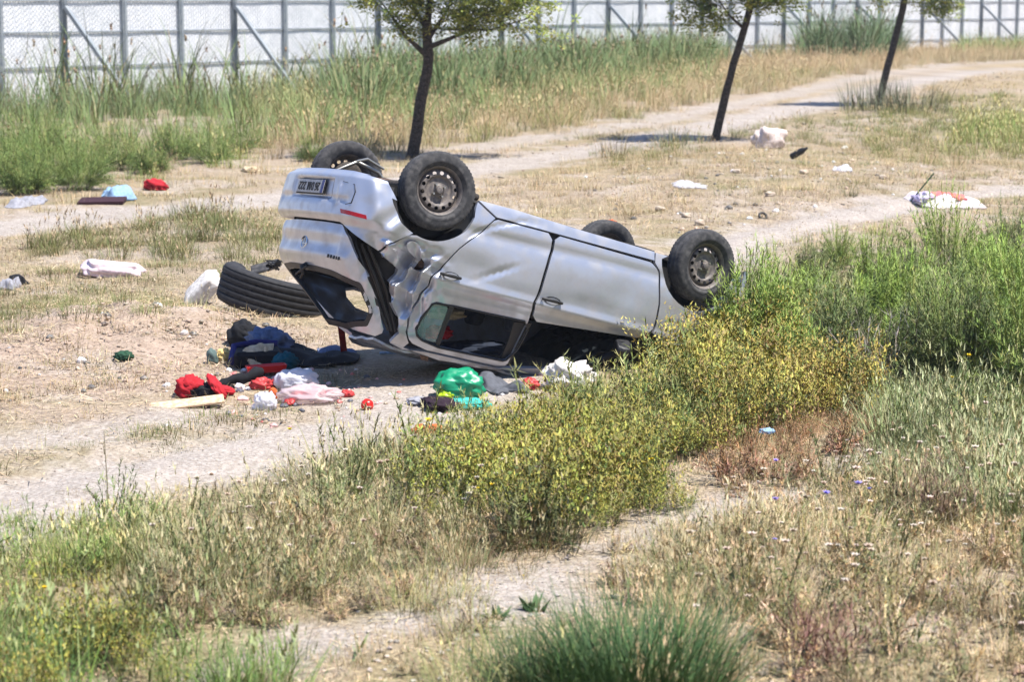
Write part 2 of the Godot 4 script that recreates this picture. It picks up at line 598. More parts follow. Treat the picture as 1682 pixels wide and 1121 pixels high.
# a panel: the polygon (with holes) laid on a surface, its edges folded inwards
func panel(st: SurfaceTool, poly: PackedVector2Array, holes: Array, surf: Callable, fold: float, cell := 0.03, shrink := 0.0) -> void:
	var outlines: Array = [poly]
	if shrink > 0.0: outlines = Geometry2D.offset_polygon(poly, -shrink, Geometry2D.JOIN_MITER)
	for outer in outlines:
		var lo: Vector2 = outer[0]
		var hi: Vector2 = outer[0]
		for p in outer:
			lo = lo.min(p); hi = hi.max(p)
		var nx := int(ceil((hi.x - lo.x) / cell))
		var ny := int(ceil((hi.y - lo.y) / cell))
		var marked := {}
		for ring in [outer] + holes:
			for i in ring.size():
				var a: Vector2 = ring[i]
				var b: Vector2 = ring[(i + 1) % ring.size()]
				var n := int(a.distance_to(b) / (cell * 0.2)) + 1
				for k in n + 1:
					var p := (a.lerp(b, float(k) / n) - lo) / cell
					for dx in [-0.02, 0.02]:
						for dy in [-0.02, 0.02]:
							marked[Vector2i(floori(p.x + dx), floori(p.y + dy))] = true
		var cache := {}
		var pn := func(p: Vector2) -> Array:
			var key := Vector2i(roundi(p.x * 20000.0), roundi(p.y * 20000.0))
			if not cache.has(key):
				var c: Vector3 = surf.call(p)
				var e := 0.006
				var du: Vector3 = surf.call(p + Vector2(e, 0)) - surf.call(p - Vector2(e, 0))
				var dv: Vector3 = surf.call(p + Vector2(0, e)) - surf.call(p - Vector2(0, e))
				cache[key] = [c, dv.cross(du).normalized()]
			return cache[key]
		for j in ny:
			for i in nx:
				var r0 := lo + Vector2(i, j) * cell
				var rect := PackedVector2Array([r0, r0 + Vector2(cell, 0), r0 + Vector2(cell, cell), r0 + Vector2(0, cell)])
				var pieces: Array = []
				if marked.has(Vector2i(i, j)):
					pieces = Geometry2D.intersect_polygons(rect, outer)
					for h in holes:
						var next := []
						for q in pieces: next.append_array(Geometry2D.clip_polygons(q, h))
						pieces = next
				else:
					var mid := r0 + Vector2(cell, cell) * 0.5
					if Geometry2D.is_point_in_polygon(mid, outer) and not in_any(mid, holes): pieces = [rect]
				for q in pieces:
					var t: PackedInt32Array = Geometry2D.triangulate_polygon(q)
					for k in range(0, t.size(), 3):
						var a: Array = pn.call(q[t[k]])
						var b: Array = pn.call(q[t[k + 1]])
						var c: Array = pn.call(q[t[k + 2]])
						tri(st, a[0], b[0], c[0], a[1], b[1], c[1])
		if fold > 0.0:
			for ring in [outer] + holes:
				for i in ring.size():
					var a: Vector2 = ring[i]
					var b: Vector2 = ring[(i + 1) % ring.size()]
					var n := int(a.distance_to(b) / cell) + 1
					for k in n:
						var p: Array = pn.call(a.lerp(b, float(k) / n))
						var q: Array = pn.call(a.lerp(b, float(k + 1) / n))
						var pi_: Vector3 = p[0] - p[1] * fold
						var qi: Vector3 = q[0] - q[1] * fold
						var side: Vector3 = (q[0] - p[0]).cross(p[1]).normalized()
						quad(st, p[0], q[0], qi, pi_, side)

func rounded(poly: PackedVector2Array, r: float) -> PackedVector2Array:
	var q: Array = Geometry2D.offset_polygon(poly, -r, Geometry2D.JOIN_ROUND)
	if q.is_empty(): return poly
	var o: Array = Geometry2D.offset_polygon(q[0], r * 2.0, Geometry2D.JOIN_ROUND)
	o = Geometry2D.offset_polygon(o[0], -r, Geometry2D.JOIN_ROUND)
	# keep the points of the round joins apart
	var out := PackedVector2Array()
	for p in o[0]:
		if out.is_empty() or p.distance_to(out[out.size() - 1]) > 0.006: out.append(p)
	return out

func body(off := 0.0) -> Callable:
	return func(p: Vector2) -> Vector3: return skin_point(p.x, p.y, off)

func arc_pts(c: Vector2, r: float, a0: float, a1: float, n := 14) -> PackedVector2Array:
	var o := PackedVector2Array()
	for i in n + 1:
		var a := deg_to_rad(lerpf(a0, a1, float(i) / n))
		o.append(c + Vector2(cos(a), sin(a)) * r)
	return o

func flip(poly: PackedVector2Array) -> PackedVector2Array:
	var o := PackedVector2Array()
	for p in poly: o.append(Vector2(-p.x, p.y))
	o.reverse()
	return o

func make_wheel(called: String, car: Node3D, at: Vector3, turn: Vector3, drum: bool) -> Node3D:
	# built about the z axis with its outer face towards -z
	var w := Node3D.new()
	w.name = called
	car.add_child(w, true)
	w.position = at
	w.rotation = turn
	var st := begin()
	var prof := PackedVector2Array([Vector2(0.188, 0.066), Vector2(0.196, 0.078), Vector2(0.225, 0.092), Vector2(0.258, 0.094), Vector2(0.285, 0.088), Vector2(0.299, 0.078), Vector2(0.306, 0.064),
		Vector2(0.308, 0.050), Vector2(0.301, 0.047), Vector2(0.301, 0.041), Vector2(0.309, 0.038), Vector2(0.310, 0.006), Vector2(0.302, 0.004), Vector2(0.302, -0.004), Vector2(0.310, -0.006),
		Vector2(0.309, -0.038), Vector2(0.301, -0.041), Vector2(0.301, -0.047), Vector2(0.308, -0.050), Vector2(0.306, -0.064), Vector2(0.299, -0.078), Vector2(0.285, -0.088), Vector2(0.258, -0.094), Vector2(0.240, -0.0935), Vector2(0.237, -0.0965), Vector2(0.222, -0.0955), Vector2(0.219, -0.092), Vector2(0.196, -0.078), Vector2(0.188, -0.066)])
	lathe(st, prof, 180, 0.0, TAU, func(r: float, z: float, a: float, i: int) -> float:
		var k := int(round(a / TAU * 180.0)) % 3
		if r > 0.296 and absf(z) > 0.046 and k == 0: return r - 0.008
		if r > 0.305 and k == 1 and absf(z) > 0.03: return r - 0.003
		return r)
	part("tyre", st.commit(), M.tyre, w)
	st = begin()
	# barrel and lips of the steel rim
	lathe(st, PackedVector2Array([Vector2(0.199, -0.082), Vector2(0.201, -0.078), Vector2(0.194, -0.072), Vector2(0.186, -0.068), Vector2(0.176, -0.052), Vector2(0.170, -0.03), Vector2(0.168, 0.02), Vector2(0.178, 0.05), Vector2(0.190, 0.07), Vector2(0.200, 0.078)]), 64)
	# the dished disc with its ring of round holes
	var dish := func(p: Vector2) -> Vector3:
		var a := p.x / 0.13
		var r := p.y
		var z := -0.030
		z = lerpf(-0.020, -0.052, smoothstep(0.168, 0.145, r)) + 0.022 * smoothstep(0.118, 0.098, r) - 0.012 * smoothstep(0.06, 0.04, r)
		return Vector3(cos(a) * r, sin(a) * r, z)
	var holes := []
	for k in 14:
		var c := Vector2((k + 0.5) / 14.0 * TAU * 0.13, 0.138)
		holes.append(arc_pts(c, 0.0155, 0, 336, 11))
	panel(st, PackedVector2Array([Vector2(0, 0.03), Vector2(TAU * 0.13, 0.03), Vector2(TAU * 0.13, 0.17), Vector2(0, 0.17)]), holes, dish, 0.0, 0.016)
	part("rim", st.commit(), M.rim, w)
	st = begin()
	lathe(st, PackedVector2Array([Vector2(0.0, -0.075), Vector2(0.022, -0.075), Vector2(0.028, -0.070), Vector2(0.030, -0.035)]), 24)
	part("hub_cap", st.commit(), M.rim, w)
	st = begin()
	for k in 4:
		var a := TAU * (k + 0.3) / 4.0
		var c := Vector3(cos(a) * 0.052, sin(a) * 0.052, 0)
		tube(st, PackedVector3Array([c + Vector3(0, 0, -0.03), c + Vector3(0, 0, -0.062)]), PackedFloat32Array([0.011, 0.009]), 6)
	part("wheel_bolts", st.commit(), M.steel, w)
	st = begin()
	lathe(st, PackedVector2Array([Vector2(0.0, -0.012), Vector2(0.12, -0.012), Vector2(0.13, 0.0), Vector2(0.13, 0.05), Vector2(0.10, 0.06), Vector2(0.0, 0.06)]), 36)
	part("brake_drum", st.commit(), M.drum, w)
	return w

func make_seat(car: Node3D, at: Vector3, width: float, called: String, heads: int) -> void:
	var seat := Node3D.new()
	seat.name = called
	car.add_child(seat, true)
	seat.position = at
	part("cushion", lump(Vector3(0.50, 0.16, width), 5, 0.03, 0.45, 2.0), M.fabric, seat)
	part("backrest", lump(Vector3(0.60, 0.16, width), 6, 0.03, 0.45, 2.0), M.fabric, seat, Vector3(-0.30, 0.30, 0), Vector3(0, 0, deg_to_rad(-72 + 180)))
	for k in heads:
		part("headrest", lump(Vector3(0.11, 0.17, 0.24), 8, 0.03, 0.5, 2.0), M.fabric, seat, Vector3(-0.42, 0.66, (k - (heads - 1) * 0.5) * 0.6))

func build_car() -> void:
	tab_w = table(PackedVector2Array([Vector2(0, 0.70), Vector2(0.18, 0.74), Vector2(0.30, 0.80), Vector2(0.45, 0.835), Vector2(0.65, 0.85), Vector2(0.85, 0.845), Vector2(1.02, 0.82), Vector2(1.09, 0.79), Vector2(1.48, 0.61), Vector2(1.56, 0.54), Vector2(1.6, 0.5)]))
	tab_x = table(PackedVector2Array([Vector2(0, -1.82), Vector2(0.2, -1.86), Vector2(0.35, -1.90), Vector2(0.95, -1.90), Vector2(1.07, -1.87), Vector2(1.50, -1.60), Vector2(1.6, -1.48)]))
	tab_r = table(PackedVector2Array([Vector2(0, 0.30), Vector2(0.9, 0.30), Vector2(1.3, 0.24), Vector2(1.6, 0.2)]))
	var car := Node3D.new()
	car.name = numbered("overturned_car")
	add_child(car)
	tag(car, "silver hatchback lying upside down on its roof, wheels in the air", "car")
	car.transform = Transform3D(Basis(Vector3(0.84748, -0.28210, -0.44966), Vector3(-0.22544, -0.95818, 0.17625), Vector3(-0.48058, -0.04799, -0.87564)), Vector3(0.16657, 1.45092, -17.88471))

	var rear_door := PackedVector2Array([Vector2(1.844, 0.392), Vector2(1.574, 0.697), Vector2(1.408, 0.938), Vector2(1.324, 1.092), Vector2(1.241, 1.278), Vector2(1.213, 1.421), Vector2(1.245, 1.498), Vector2(1.389, 1.528), Vector2(2.044, 1.522), Vector2(2.151, 1.501), Vector2(2.222, 1.349), Vector2(2.344, 1.107), Vector2(2.362, 0.717), Vector2(2.383, 0.387)])
	var rear_win := PackedVector2Array([Vector2(1.279, 1.412), Vector2(1.339, 1.280), Vector2(1.458, 1.150), Vector2(1.641, 1.140), Vector2(2.373, 1.119), Vector2(2.246, 1.354), Vector2(2.129, 1.468), Vector2(1.508, 1.483), Vector2(1.352, 1.458)])
	var front_door := PackedVector2Array([Vector2(2.406, 0.387), Vector2(3.349, 0.394), Vector2(3.423, 0.443), Vector2(3.493, 0.715), Vector2(3.508, 0.952), Vector2(3.386, 1.030), Vector2(2.367, 1.107), Vector2(2.384, 0.712)])
	var sill := PackedVector2Array([Vector2(1.652, 0.283), Vector2(2.013, 0.278), Vector2(2.599, 0.293), Vector2(3.357, 0.302), Vector2(3.376, 0.372), Vector2(2.393, 0.375), Vector2(1.848, 0.377)])
	var arch_c := Vector2(1.285, 0.31)
	var r_arch := 0.385

	# --- left flank
	var st := begin()
	panel(st, rounded(rear_door, 0.03), [rounded(rear_win, 0.03)], body(), 0.022, 0.028, 0.0025)
	var d := part("rear_door", st.commit(), M.paint, car)
	tag(d, "dented rear door with its small corner pane left", "")
	door_handle(d, 1.565, 0.920, false)
	st = begin()
	var pane := PackedVector2Array([Vector2(1.290, 1.410), Vector2(1.345, 1.284), Vector2(1.458, 1.159), Vector2(1.602, 1.157), Vector2(1.485, 1.450), Vector2(1.351, 1.449)])
	panel(st, rounded(pane, 0.015), [], body(-0.016), 0.004, 0.05)
	part("corner_pane", st.commit(), M.glass, d)
	st = begin()
	panel(st, PackedVector2Array([Vector2(1.602, 1.143), Vector2(1.641, 1.145), Vector2(1.514, 1.472), Vector2(1.474, 1.471)]), [], body(-0.008), 0.02, 0.05)
	part("window_divider", st.commit(), M.trim, d)
	st = begin()
	window_seal(st, rounded(rear_win, 0.03))
	part("window_seal", st.commit(), M.trim, d)

	st = begin()
	panel(st, rounded(front_door, 0.03), [], body(), 0.022, 0.028, 0.0025)
	d = part("front_door", st.commit(), M.paint, car)
	door_handle(d, 2.51, 0.910, true)

	st = begin()
	panel(st, sill, [], body(-0.002), 0.03, 0.03, 0.0003)
	part("sill_panel", st.commit(), M.paint, car)

	# rear quarter: from the bumper round the arch, down the door gap to the roof rail and back up the lamp opening
	var quarter := PackedVector2Array([Vector2(0.883, 0.878), Vector2(1.119, 0.693)])
	quarter.append_array(arc_pts(arch_c, r_arch, 105, 18, 12))
	quarter.append_array(PackedVector2Array([Vector2(1.651, 0.299), Vector2(1.838, 0.389), Vector2(1.568, 0.693), Vector2(1.401, 0.934), Vector2(1.313, 1.089), Vector2(1.230, 1.275), Vector2(1.202, 1.423), Vector2(1.233, 1.504), Vector2(1.158, 1.558), Vector2(1.056, 1.534), Vector2(1.148, 1.448), Vector2(1.121, 1.325), Vector2(1.001, 1.133), Vector2(1.038, 0.965), Vector2(0.843, 0.848)]))
	st = begin()
	panel(st, quarter, [arc_pts(Vector2(1.215, 0.885), 0.055, 0, 336, 12)], body(), 0.03, 0.013, 0.0005)
	d = part("rear_quarter", st.commit(), M.paint_crushed, car)
	tag(d, "crumpled rear quarter panel", "")
	st = begin()
	var fc := skin_point(1.215, 0.885, -0.05)
	tube(st, PackedVector3Array([fc + Vector3(0, 0, 0.06), fc + Vector3(0, -0.01, -0.015)]), PackedFloat32Array([0.05, 0.035]), 14)
	part("fuel_cap", st.commit(), M.rust, d)
	st = begin()
	panel(st, arc_pts(Vector2(1.15, 0.80), 0.066, 0, 340, 14), [], func(p: Vector2) -> Vector3:
		return skin_point(p.x, p.y, 0.0) + Vector3(0.0, 0.0, -0.02 - (p.y - 0.72) * 0.4), 0.004, 0.03)
	part("fuel_flap", st.commit(), M.paint, d)

	# roof rail below the windows (it is the lowest thing now)
	st = begin()
	panel(st, PackedVector2Array([Vector2(1.061, 1.537), Vector2(1.162, 1.562), Vector2(1.385, 1.542), Vector2(2.041, 1.536), Vector2(2.149, 1.516), Vector2(2.899, 1.384), Vector2(2.902, 1.432), Vector2(2.425, 1.515), Vector2(1.487, 1.581)]), [], body(0.004), 0.03, 0.04)
	d = part("roof_rail", st.commit(), M.paint_dusty, car)
	st = begin()
	panel(st, PackedVector2Array([Vector2(2.190, 1.148), Vector2(2.362, 1.122), Vector2(2.223, 1.354), Vector2(2.157, 1.500), Vector2(2.044, 1.522), Vector2(2.146, 1.303)]), [], body(-0.03), 0.02, 0.04)
	part("door_pillar", st.commit(), M.trim, car)
	st = begin()
	panel(st, PackedVector2Array([Vector2(1.320, 1.572), Vector2(1.393, 1.571), Vector2(1.387, 1.610), Vector2(1.319, 1.609)]), [], body(0.008), 0.004, 0.03)
	part("rust_patch", st.commit(), M.rust, d)

	# front wing behind and ahead of the wheel
	var wing := PackedVector2Array([Vector2(3.370, 0.304), Vector2(3.501, 0.305)])
	wing.append_array(arc_pts(Vector2(3.83, 0.31), r_arch, 175, 12, 16))
	wing.append_array(PackedVector2Array([Vector2(4.30, 0.40), Vector2(4.42, 0.62), Vector2(4.40, 0.90), Vector2(3.62, 1.06)]))
	wing.append_array(PackedVector2Array([Vector2(3.523, 0.960), Vector2(3.505, 0.713), Vector2(3.436, 0.445), Vector2(3.385, 0.390)]))
	st = begin()
	panel(st, wing, [], body(), 0.03, 0.03, 0.002)
	part("front_wing", st.commit(), M.paint_dusty, car)

	# --- tail
	var bump := PackedVector2Array([Vector2(0.684, 0.320), Vector2(0.871, 0.337), Vector2(0.974, 0.463)])
	var bpoly := PackedVector2Array([Vector2(-1.0, 0.36), Vector2(-0.86, 0.31), Vector2(-0.5, 0.30), Vector2(0.5, 0.30), Vector2(0.72, 0.315)])
	bpoly.append_array(bump)
	bpoly.append_array(arc_pts(arch_c, r_arch, 158, 108, 7))
	bpoly.append_array(PackedVector2Array([Vector2(0.880, 0.869), Vector2(0.588, 0.753), Vector2(0.472, 0.713)]))
	bpoly.append_array(PackedVector2Array([Vector2(0.3, 0.712), Vector2(-0.3, 0.712), Vector2(-0.62, 0.712), Vector2(-0.92, 0.70)]))
	var bsurf := func(p: Vector2) -> Vector3:
		var a := absf(p.x)
		var fall := lerpf(0.065, 0.034, smoothstep(0.55, 1.05, a))
		var edge := smoothstep(0.295, 0.36, p.y) * smoothstep(0.735, 0.66, p.y)
		if a > 0.85: edge = lerpf(edge, 1.0, smoothstep(0.85, 1.0, a))
		var o := fall * lerpf(0.35, 1.0, edge) - 0.012 * ridge(p.y - 0.545, 0.03) * smoothstep(0.62, 0.5, a)
		# the recess of the number plate
		o -= 0.022 * smoothstep(0.335, 0.305, a) * smoothstep(0.37, 0.39, p.y) * smoothstep(0.545, 0.53, p.y)
		o += 0.015 * ridge(p.x - 0.42, 0.02) * smoothstep(0.40, 0.44, p.y) * smoothstep(0.60, 0.55, p.y)
		return skin_point(p.x, p.y, o)
	st = begin()
	panel(st, bpoly, [], bsurf, 0.06, 0.022)
	var bumper := part("rear_bumper", st.commit(), M.paint, car)
	st = begin()
	panel(st, PackedVector2Array([Vector2(0.468, 0.616), Vector2(0.760, 0.630), Vector2(0.773, 0.661), Vector2(0.486, 0.649)]), [], func(p: Vector2) -> Vector3: return bsurf.call(p) + Vector3(-0.004, 0, -0.004), 0.004, 0.04)
	part("reflector", st.commit(), M.red_plastic, bumper)
	number_plate(bumper, bsurf)
	st = begin()
	tube(st, PackedVector3Array([bsurf.call(Vector2(0.44, 0.40)), bsurf.call(Vector2(0.60, 0.415)), bsurf.call(Vector2(0.62, 0.47)), bsurf.call(Vector2(0.60, 0.56)), bsurf.call(Vector2(0.52, 0.575))]), PackedFloat32Array([0.002, 0.004, 0.005, 0.006, 0.003]), 6)
	part("bumper_crack", st.commit(), M.black, bumper)

	var tg := PackedVector2Array([Vector2(-0.58, 0.735), Vector2(-0.3, 0.725), Vector2(0.3, 0.722)])
	tg.append_array(PackedVector2Array([Vector2(0.485, 0.726), Vector2(0.611, 0.813), Vector2(0.841, 1.068), Vector2(1.023, 1.469), Vector2(0.901, 1.514), Vector2(0.566, 1.502)]))
	tg.append_array(PackedVector2Array([Vector2(0.45, 1.49), Vector2(-0.22, 1.49), Vector2(-0.46, 1.30), Vector2(-0.61, 1.14), Vector2(-0.64, 1.10)]))
	var win := PackedVector2Array([Vector2(-0.56, 1.13), Vector2(-0.3, 1.115), Vector2(0.2, 1.115)])
	win.append_array(PackedVector2Array([Vector2(0.421, 1.128), Vector2(0.763, 1.179), Vector2(0.852, 1.337), Vector2(0.802, 1.416), Vector2(0.425, 1.469)]))
	win.append_array(PackedVector2Array([Vector2(0.3, 1.462), Vector2(-0.17, 1.462), Vector2(-0.40, 1.29)]))
	var tsurf := func(p: Vector2) -> Vector3:
		var o := 0.0
		o += 0.012 * ridge(p.y - 0.985, 0.05) * smoothstep(0.7, 0.6, absf(p.x))
		o -= 0.012 * ridge(p.y - 0.90, 0.06) * smoothstep(0.55, 0.4, absf(p.x))
		o += 0.010 * ridge(p.y - 0.80, 0.05)
		return skin_point(p.x, p.y, o)
	st = begin()
	panel(st, rounded(tg, 0.02), [rounded(win, 0.02)], tsurf, 0.028, 0.022, 0.002)
	var gate := part("tailgate", st.commit(), M.paint, car)
	st = begin()
	panel(st, rounded(Geometry2D.offset_polygon(win, 0.04)[0], 0.02), [rounded(win, 0.02)], func(p: Vector2) -> Vector3: return tsurf.call(p) + Vector3(-0.004, 0, 0), 0.03, 0.04)
	part("window_seal", st.commit(), M.trim, gate)
	# badge: a pale ring with a dark missing piece
	var bc: Vector3 = tsurf.call(Vector2(-0.03, 0.905))
	st = begin()
	lathe(st, PackedVector2Array([Vector2(0.038, -0.004), Vector2(0.042, -0.010), Vector2(0.052, -0.010), Vector2(0.056, -0.002)]), 32)
	var badge := part("badge", st.commit(), M.chrome, gate, bc, Vector3(0, PI * 0.5, 0))
	st = begin()
	box(st, Vector3(0, -0.004, -0.006), Vector3(0.012, 0.07, 0.006), Basis.IDENTITY, 0.002)
	box(st, Vector3(0.0, 0.006, -0.005), Vector3(0.07, 0.010, 0.006), Basis.IDENTITY, 0.002)
	part("badge_cross", st.commit(), M.chrome, badge)
	st = begin()
	panel(st, arc_pts(Vector2(0, 0), 0.05, 200, 300, 8), [], func(p: Vector2) -> Vector3: return Vector3(p.x, p.y, -0.012), 0.003, 0.05)
	part("badge_gap", st.commit(), M.black, badge)
	st = begin()
	for k in 5:
		var q: Vector3 = tsurf.call(Vector2(0.40 + k * 0.038, 0.985 + k * 0.002))
		box(st, q + Vector3(-0.003, 0, 0), Vector3(0.006, 0.028, 0.022 if k != 3 else 0.012), Basis(Vector3.UP, -0.1), 0.002)
	part("model_lettering", st.commit(), M.black, gate)
	# torn latch hanging where the rear glass began
	st = begin()
	var lp: Vector3 = tsurf.call(Vector2(0.05, 1.07))
	tube(st, PackedVector3Array([lp, lp + Vector3(-0.03, 0.03, 0.01), lp + Vector3(-0.02, 0.08, -0.02), lp + Vector3(0.0, 0.12, 0.05)]), PackedFloat32Array([0.018, 0.022, 0.014, 0.01]), 7)
	tube(st, PackedVector3Array([lp + Vector3(-0.02, 0.02, -0.06), lp + Vector3(-0.03, 0.06, 0.0), lp + Vector3(-0.02, 0.10, 0.12)]), PackedFloat32Array([0.010, 0.014, 0.008]), 7)
	part("torn_latch", st.commit(), M.black, gate)

	# --- inside the skin: dark lining, floor, seats
	st = begin()
	var lining := PackedVector2Array([Vector2(0.64, 0.36), Vector2(4.3, 0.36), Vector2(4.3, 0.98), Vector2(3.4, 1.03), Vector2(2.3, 1.08), Vector2(1.4, 1.11), Vector2(1.28, 1.30), Vector2(1.25, 1.50), Vector2(0.98, 1.54), Vector2(0.8, 1.25), Vector2(0.64, 1.0)])
	var a1 := arc_pts(arch_c, 0.40, 0, 336, 14)
	var a2 := arc_pts(Vector2(3.83, 0.31), 0.40, 0, 336, 14)
	panel(st, lining, [a1, a2], func(p: Vector2) -> Vector3: return skin_point(p.x, p.y, -0.055 - dent(p.x, p.y) - 0.13 * smoothstep(1.55, 1.3, p.x) * smoothstep(0.62, 0.72, p.y)), 0.0, 0.06)
	var far := PackedVector2Array([Vector2(-0.64, 0.34), Vector2(-4.3, 0.34), Vector2(-4.3, 0.98), Vector2(-3.4, 1.03), Vector2(-1.4, 1.11), Vector2(-0.64, 1.08)])
	panel(st, far, [flip(a1), flip(a2)], body(-0.05), 0.0, 0.08)
	panel(st, PackedVector2Array([Vector2(-0.66, 0.30), Vector2(0.66, 0.30), Vector2(0.66, 1.09), Vector2(-0.66, 1.09)]), [], body(-0.06), 0.0, 0.08)
	part("inner_lining", st.commit(), M.lining, car)
	st = begin()
	# lamp opening: the dark trough behind the missing tail lamp
	for k in 3:
		var p0 := skin_point(0.66 + k * 0.05, 0.84, -0.05 - k * 0.015)
		var p1 := skin_point(0.84 + k * 0.05, 1.12, -0.04 - k * 0.02)
		var p2 := skin_point(1.03 + k * 0.03, 1.44, -0.03 - k * 0.01)
		tube(st, PackedVector3Array([p0, p1, p2]), PackedFloat32Array([0.012, 0.016, 0.012]), 6)
	part("lamp_trough", st.commit(), M.trim, car)
	# far flank
	var far_side := PackedVector2Array([Vector2(-4.4, 0.40), Vector2(-4.4, 0.92), Vector2(-3.6, 1.04), Vector2(-3.3, 1.32), Vector2(-2.95, 1.54), Vector2(-2.0, 1.56), Vector2(-1.0, 1.55), Vector2(-0.85, 1.40), Vector2(-0.64, 1.10), Vector2(-0.64, 0.74), Vector2(-0.98, 0.70), Vector2(-1.02, 0.27), Vector2(-3.40, 0.27)])
	for c in [Vector2(-1.285, 0.31), Vector2(-3.83, 0.31)]:
		far_side = Geometry2D.clip_polygons(far_side, arc_pts(c, r_arch, 0, 345, 23))[0]
	var far_w1 := PackedVector2Array([Vector2(-1.27, 1.33), Vector2(-1.25, 1.26), Vector2(-1.30, 1.19), Vector2(-1.42, 1.16), Vector2(-1.62, 1.17), Vector2(-1.66, 1.24), Vector2(-1.58, 1.31), Vector2(-1.40, 1.35)])
	st = begin()
	panel(st, far_side, [far_w1], body(), 0.03, 0.05)
	part("far_flank", st.commit(), M.paint_dusty, car)
	# underside, now on top
	st = begin()
	var under := func(p: Vector2) -> Vector3:
		return Vector3(p.x, 0.295 + 0.02 * sin(p.y * 9.0) + 0.012 * ridge(fposmod(p.x, 0.35) - 0.17, 0.03), p.y)
	panel(st, PackedVector2Array([Vector2(-0.90, -0.68), Vector2(0.90, -0.68), Vector2(0.94, -0.50), Vector2(1.7, -0.50), Vector2(1.85, -0.55), Vector2(1.85, 0.55), Vector2(1.7, 0.50), Vector2(0.94, 0.50), Vector2(0.90, 0.70), Vector2(-0.90, 0.70)]), [], under, 0.02, 0.09)
	panel(st, PackedVector2Array([Vector2(-1.86, -0.60), Vector2(-0.88, -0.60), Vector2(-0.88, 0.60), Vector2(-1.86, 0.60)]), [], func(p: Vector2) -> Vector3: return Vector3(p.x, 0.43 - 0.08 * smoothstep(-1.6, -1.86, p.x), p.y), 0.02, 0.09)
	part("floor_pan", st.commit(), M.under, car)
	st = begin()
	bar(st, Vector3(-1.28, 0.28, -0.66), Vector3(-1.28, 0.28, 0.66), 0.04, 10)
	for s in [-1, 1]:
		tube(st, PackedVector3Array([Vector3(-0.75, 0.24, s * 0.5), Vector3(-1.1, 0.22, s * 0.58), Vector3(-1.36, 0.29, s * 0.6)]), PackedFloat32Array([0.03, 0.04, 0.05]), 8)
		tube(st, PackedVector3Array([Vector3(-1.30, 0.32, s * 0.52), Vector3(-1.22, 0.62, s * 0.46)]), PackedFloat32Array([0.055, 0.055]), 10)
		bar(st, Vector3(1.28, 0.28, s * 0.25), Vector3(1.28, 0.30, s * 0.68), 0.03, 8)
	part("axles", st.commit(), M.drum, car)
	st = begin()
	tube(st, PackedVector3Array([Vector3(1.2, 0.28, 0.1), Vector3(0.2, 0.27, 0.12), Vector3(-0.9, 0.27, 0.15), Vector3(-1.05, 0.30, 0.20), Vector3(-1.10, 0.31, 0.20), Vector3(-1.2, 0.31, 0.20), Vector3(-1.8, 0.32, 0.25)]), PackedFloat32Array([0.025, 0.025, 0.025, 0.03, 0.09, 0.09, 0.025]), 12)
	part("exhaust", st.commit(), M.rust, car)
	st = begin()
	tube(st, PackedVector3Array([Vector3(-1.52, 0.24, 0.62), Vector3(-1.36, 0.12, 0.57), Vector3(-1.16, 0.16, 0.56), Vector3(-1.02, 0.24, 0.6)]), PackedFloat32Array([0.012, 0.018, 0.018, 0.012]), 7)
	tube(st, PackedVector3Array([Vector3(-1.44, 0.13, 0.40), Vector3(-1.30, 0.08, 0.52), Vector3(-1.12, 0.12, 0.55)]), PackedFloat32Array([0.010, 0.014, 0.010]), 7)
	part("bent_suspension_arm", st.commit(), M.steel, car)
	# wheel housings
	for c in [Vector3(-1.265, 0.31, -0.60), Vector3(-1.265, 0.31, 0.60), Vector3(1.28, 0.31, -0.58), Vector3(1.28, 0.31, 0.58)]:
		st = begin()
		var s := signf(c.z)
		lathe(st, PackedVector2Array([Vector2(0.0, -s * 0.10), Vector2(0.36, -s * 0.10), Vector2(0.40, -s * 0.05), Vector2(0.40, s * (0.18 if c.x < 0.0 else 0.12))]), 40, deg_to_rad(2), deg_to_rad(178))
		part("wheel_housing", st.commit(), M.black, car, c)
	# roof, crushed against the ground
	st = begin()
	panel(st, PackedVector2Array([Vector2(-1.36, -0.50), Vector2(0.46, -0.50), Vector2(0.46, 0.50), Vector2(-1.20, 0.20), Vector2(-1.34, 0.0)]), [], func(p: Vector2) -> Vector3:
		return Vector3(p.x, 1.565 + 0.03 * (1.0 - p.y * p.y * 3.4) - 0.05 * smoothstep(0.0, 0.46, p.x) - 0.05 * smoothstep(-1.2, -1.52, p.x) + noise_dent.get_noise_2d(p.x * 120.0, p.y * 120.0) * 0.03, p.y), 0.02, 0.06)
	part("roof", st.commit(), M.paint_dusty, car)
	# windscreen pillars, bonnet and nose
	for s in [-1, 1]:
		st = begin()
		tube(st, PackedVector3Array([Vector3(1.02, 0.98, s * 0.70), Vector3(0.78, 1.18, s * 0.65), Vector3(0.36, 1.49, s * 0.54)]), PackedFloat32Array([0.05, 0.04, 0.04]), 8)
		part("windscreen_pillar", st.commit(), M.trim, car)
	st = begin()
	panel(st, PackedVector2Array([Vector2(0.0, -0.72), Vector2(1.0, -0.52), Vector2(1.0, 0.52), Vector2(0.0, 0.72)]), [], func(p: Vector2) -> Vector3:
		return Vector3(lerpf(1.0, 0.40, p.x), lerpf(1.0, 1.52, p.x) - 0.10 * sin(p.x * PI), p.y) + Vector3(0, noise_dent.get_noise_2d(p.x * 150.0, p.y * 150.0) * 0.05, 0), 0.006, 0.05)
	part("crushed_windscreen", st.commit(), M.crazed_glass, car)
	st = begin()
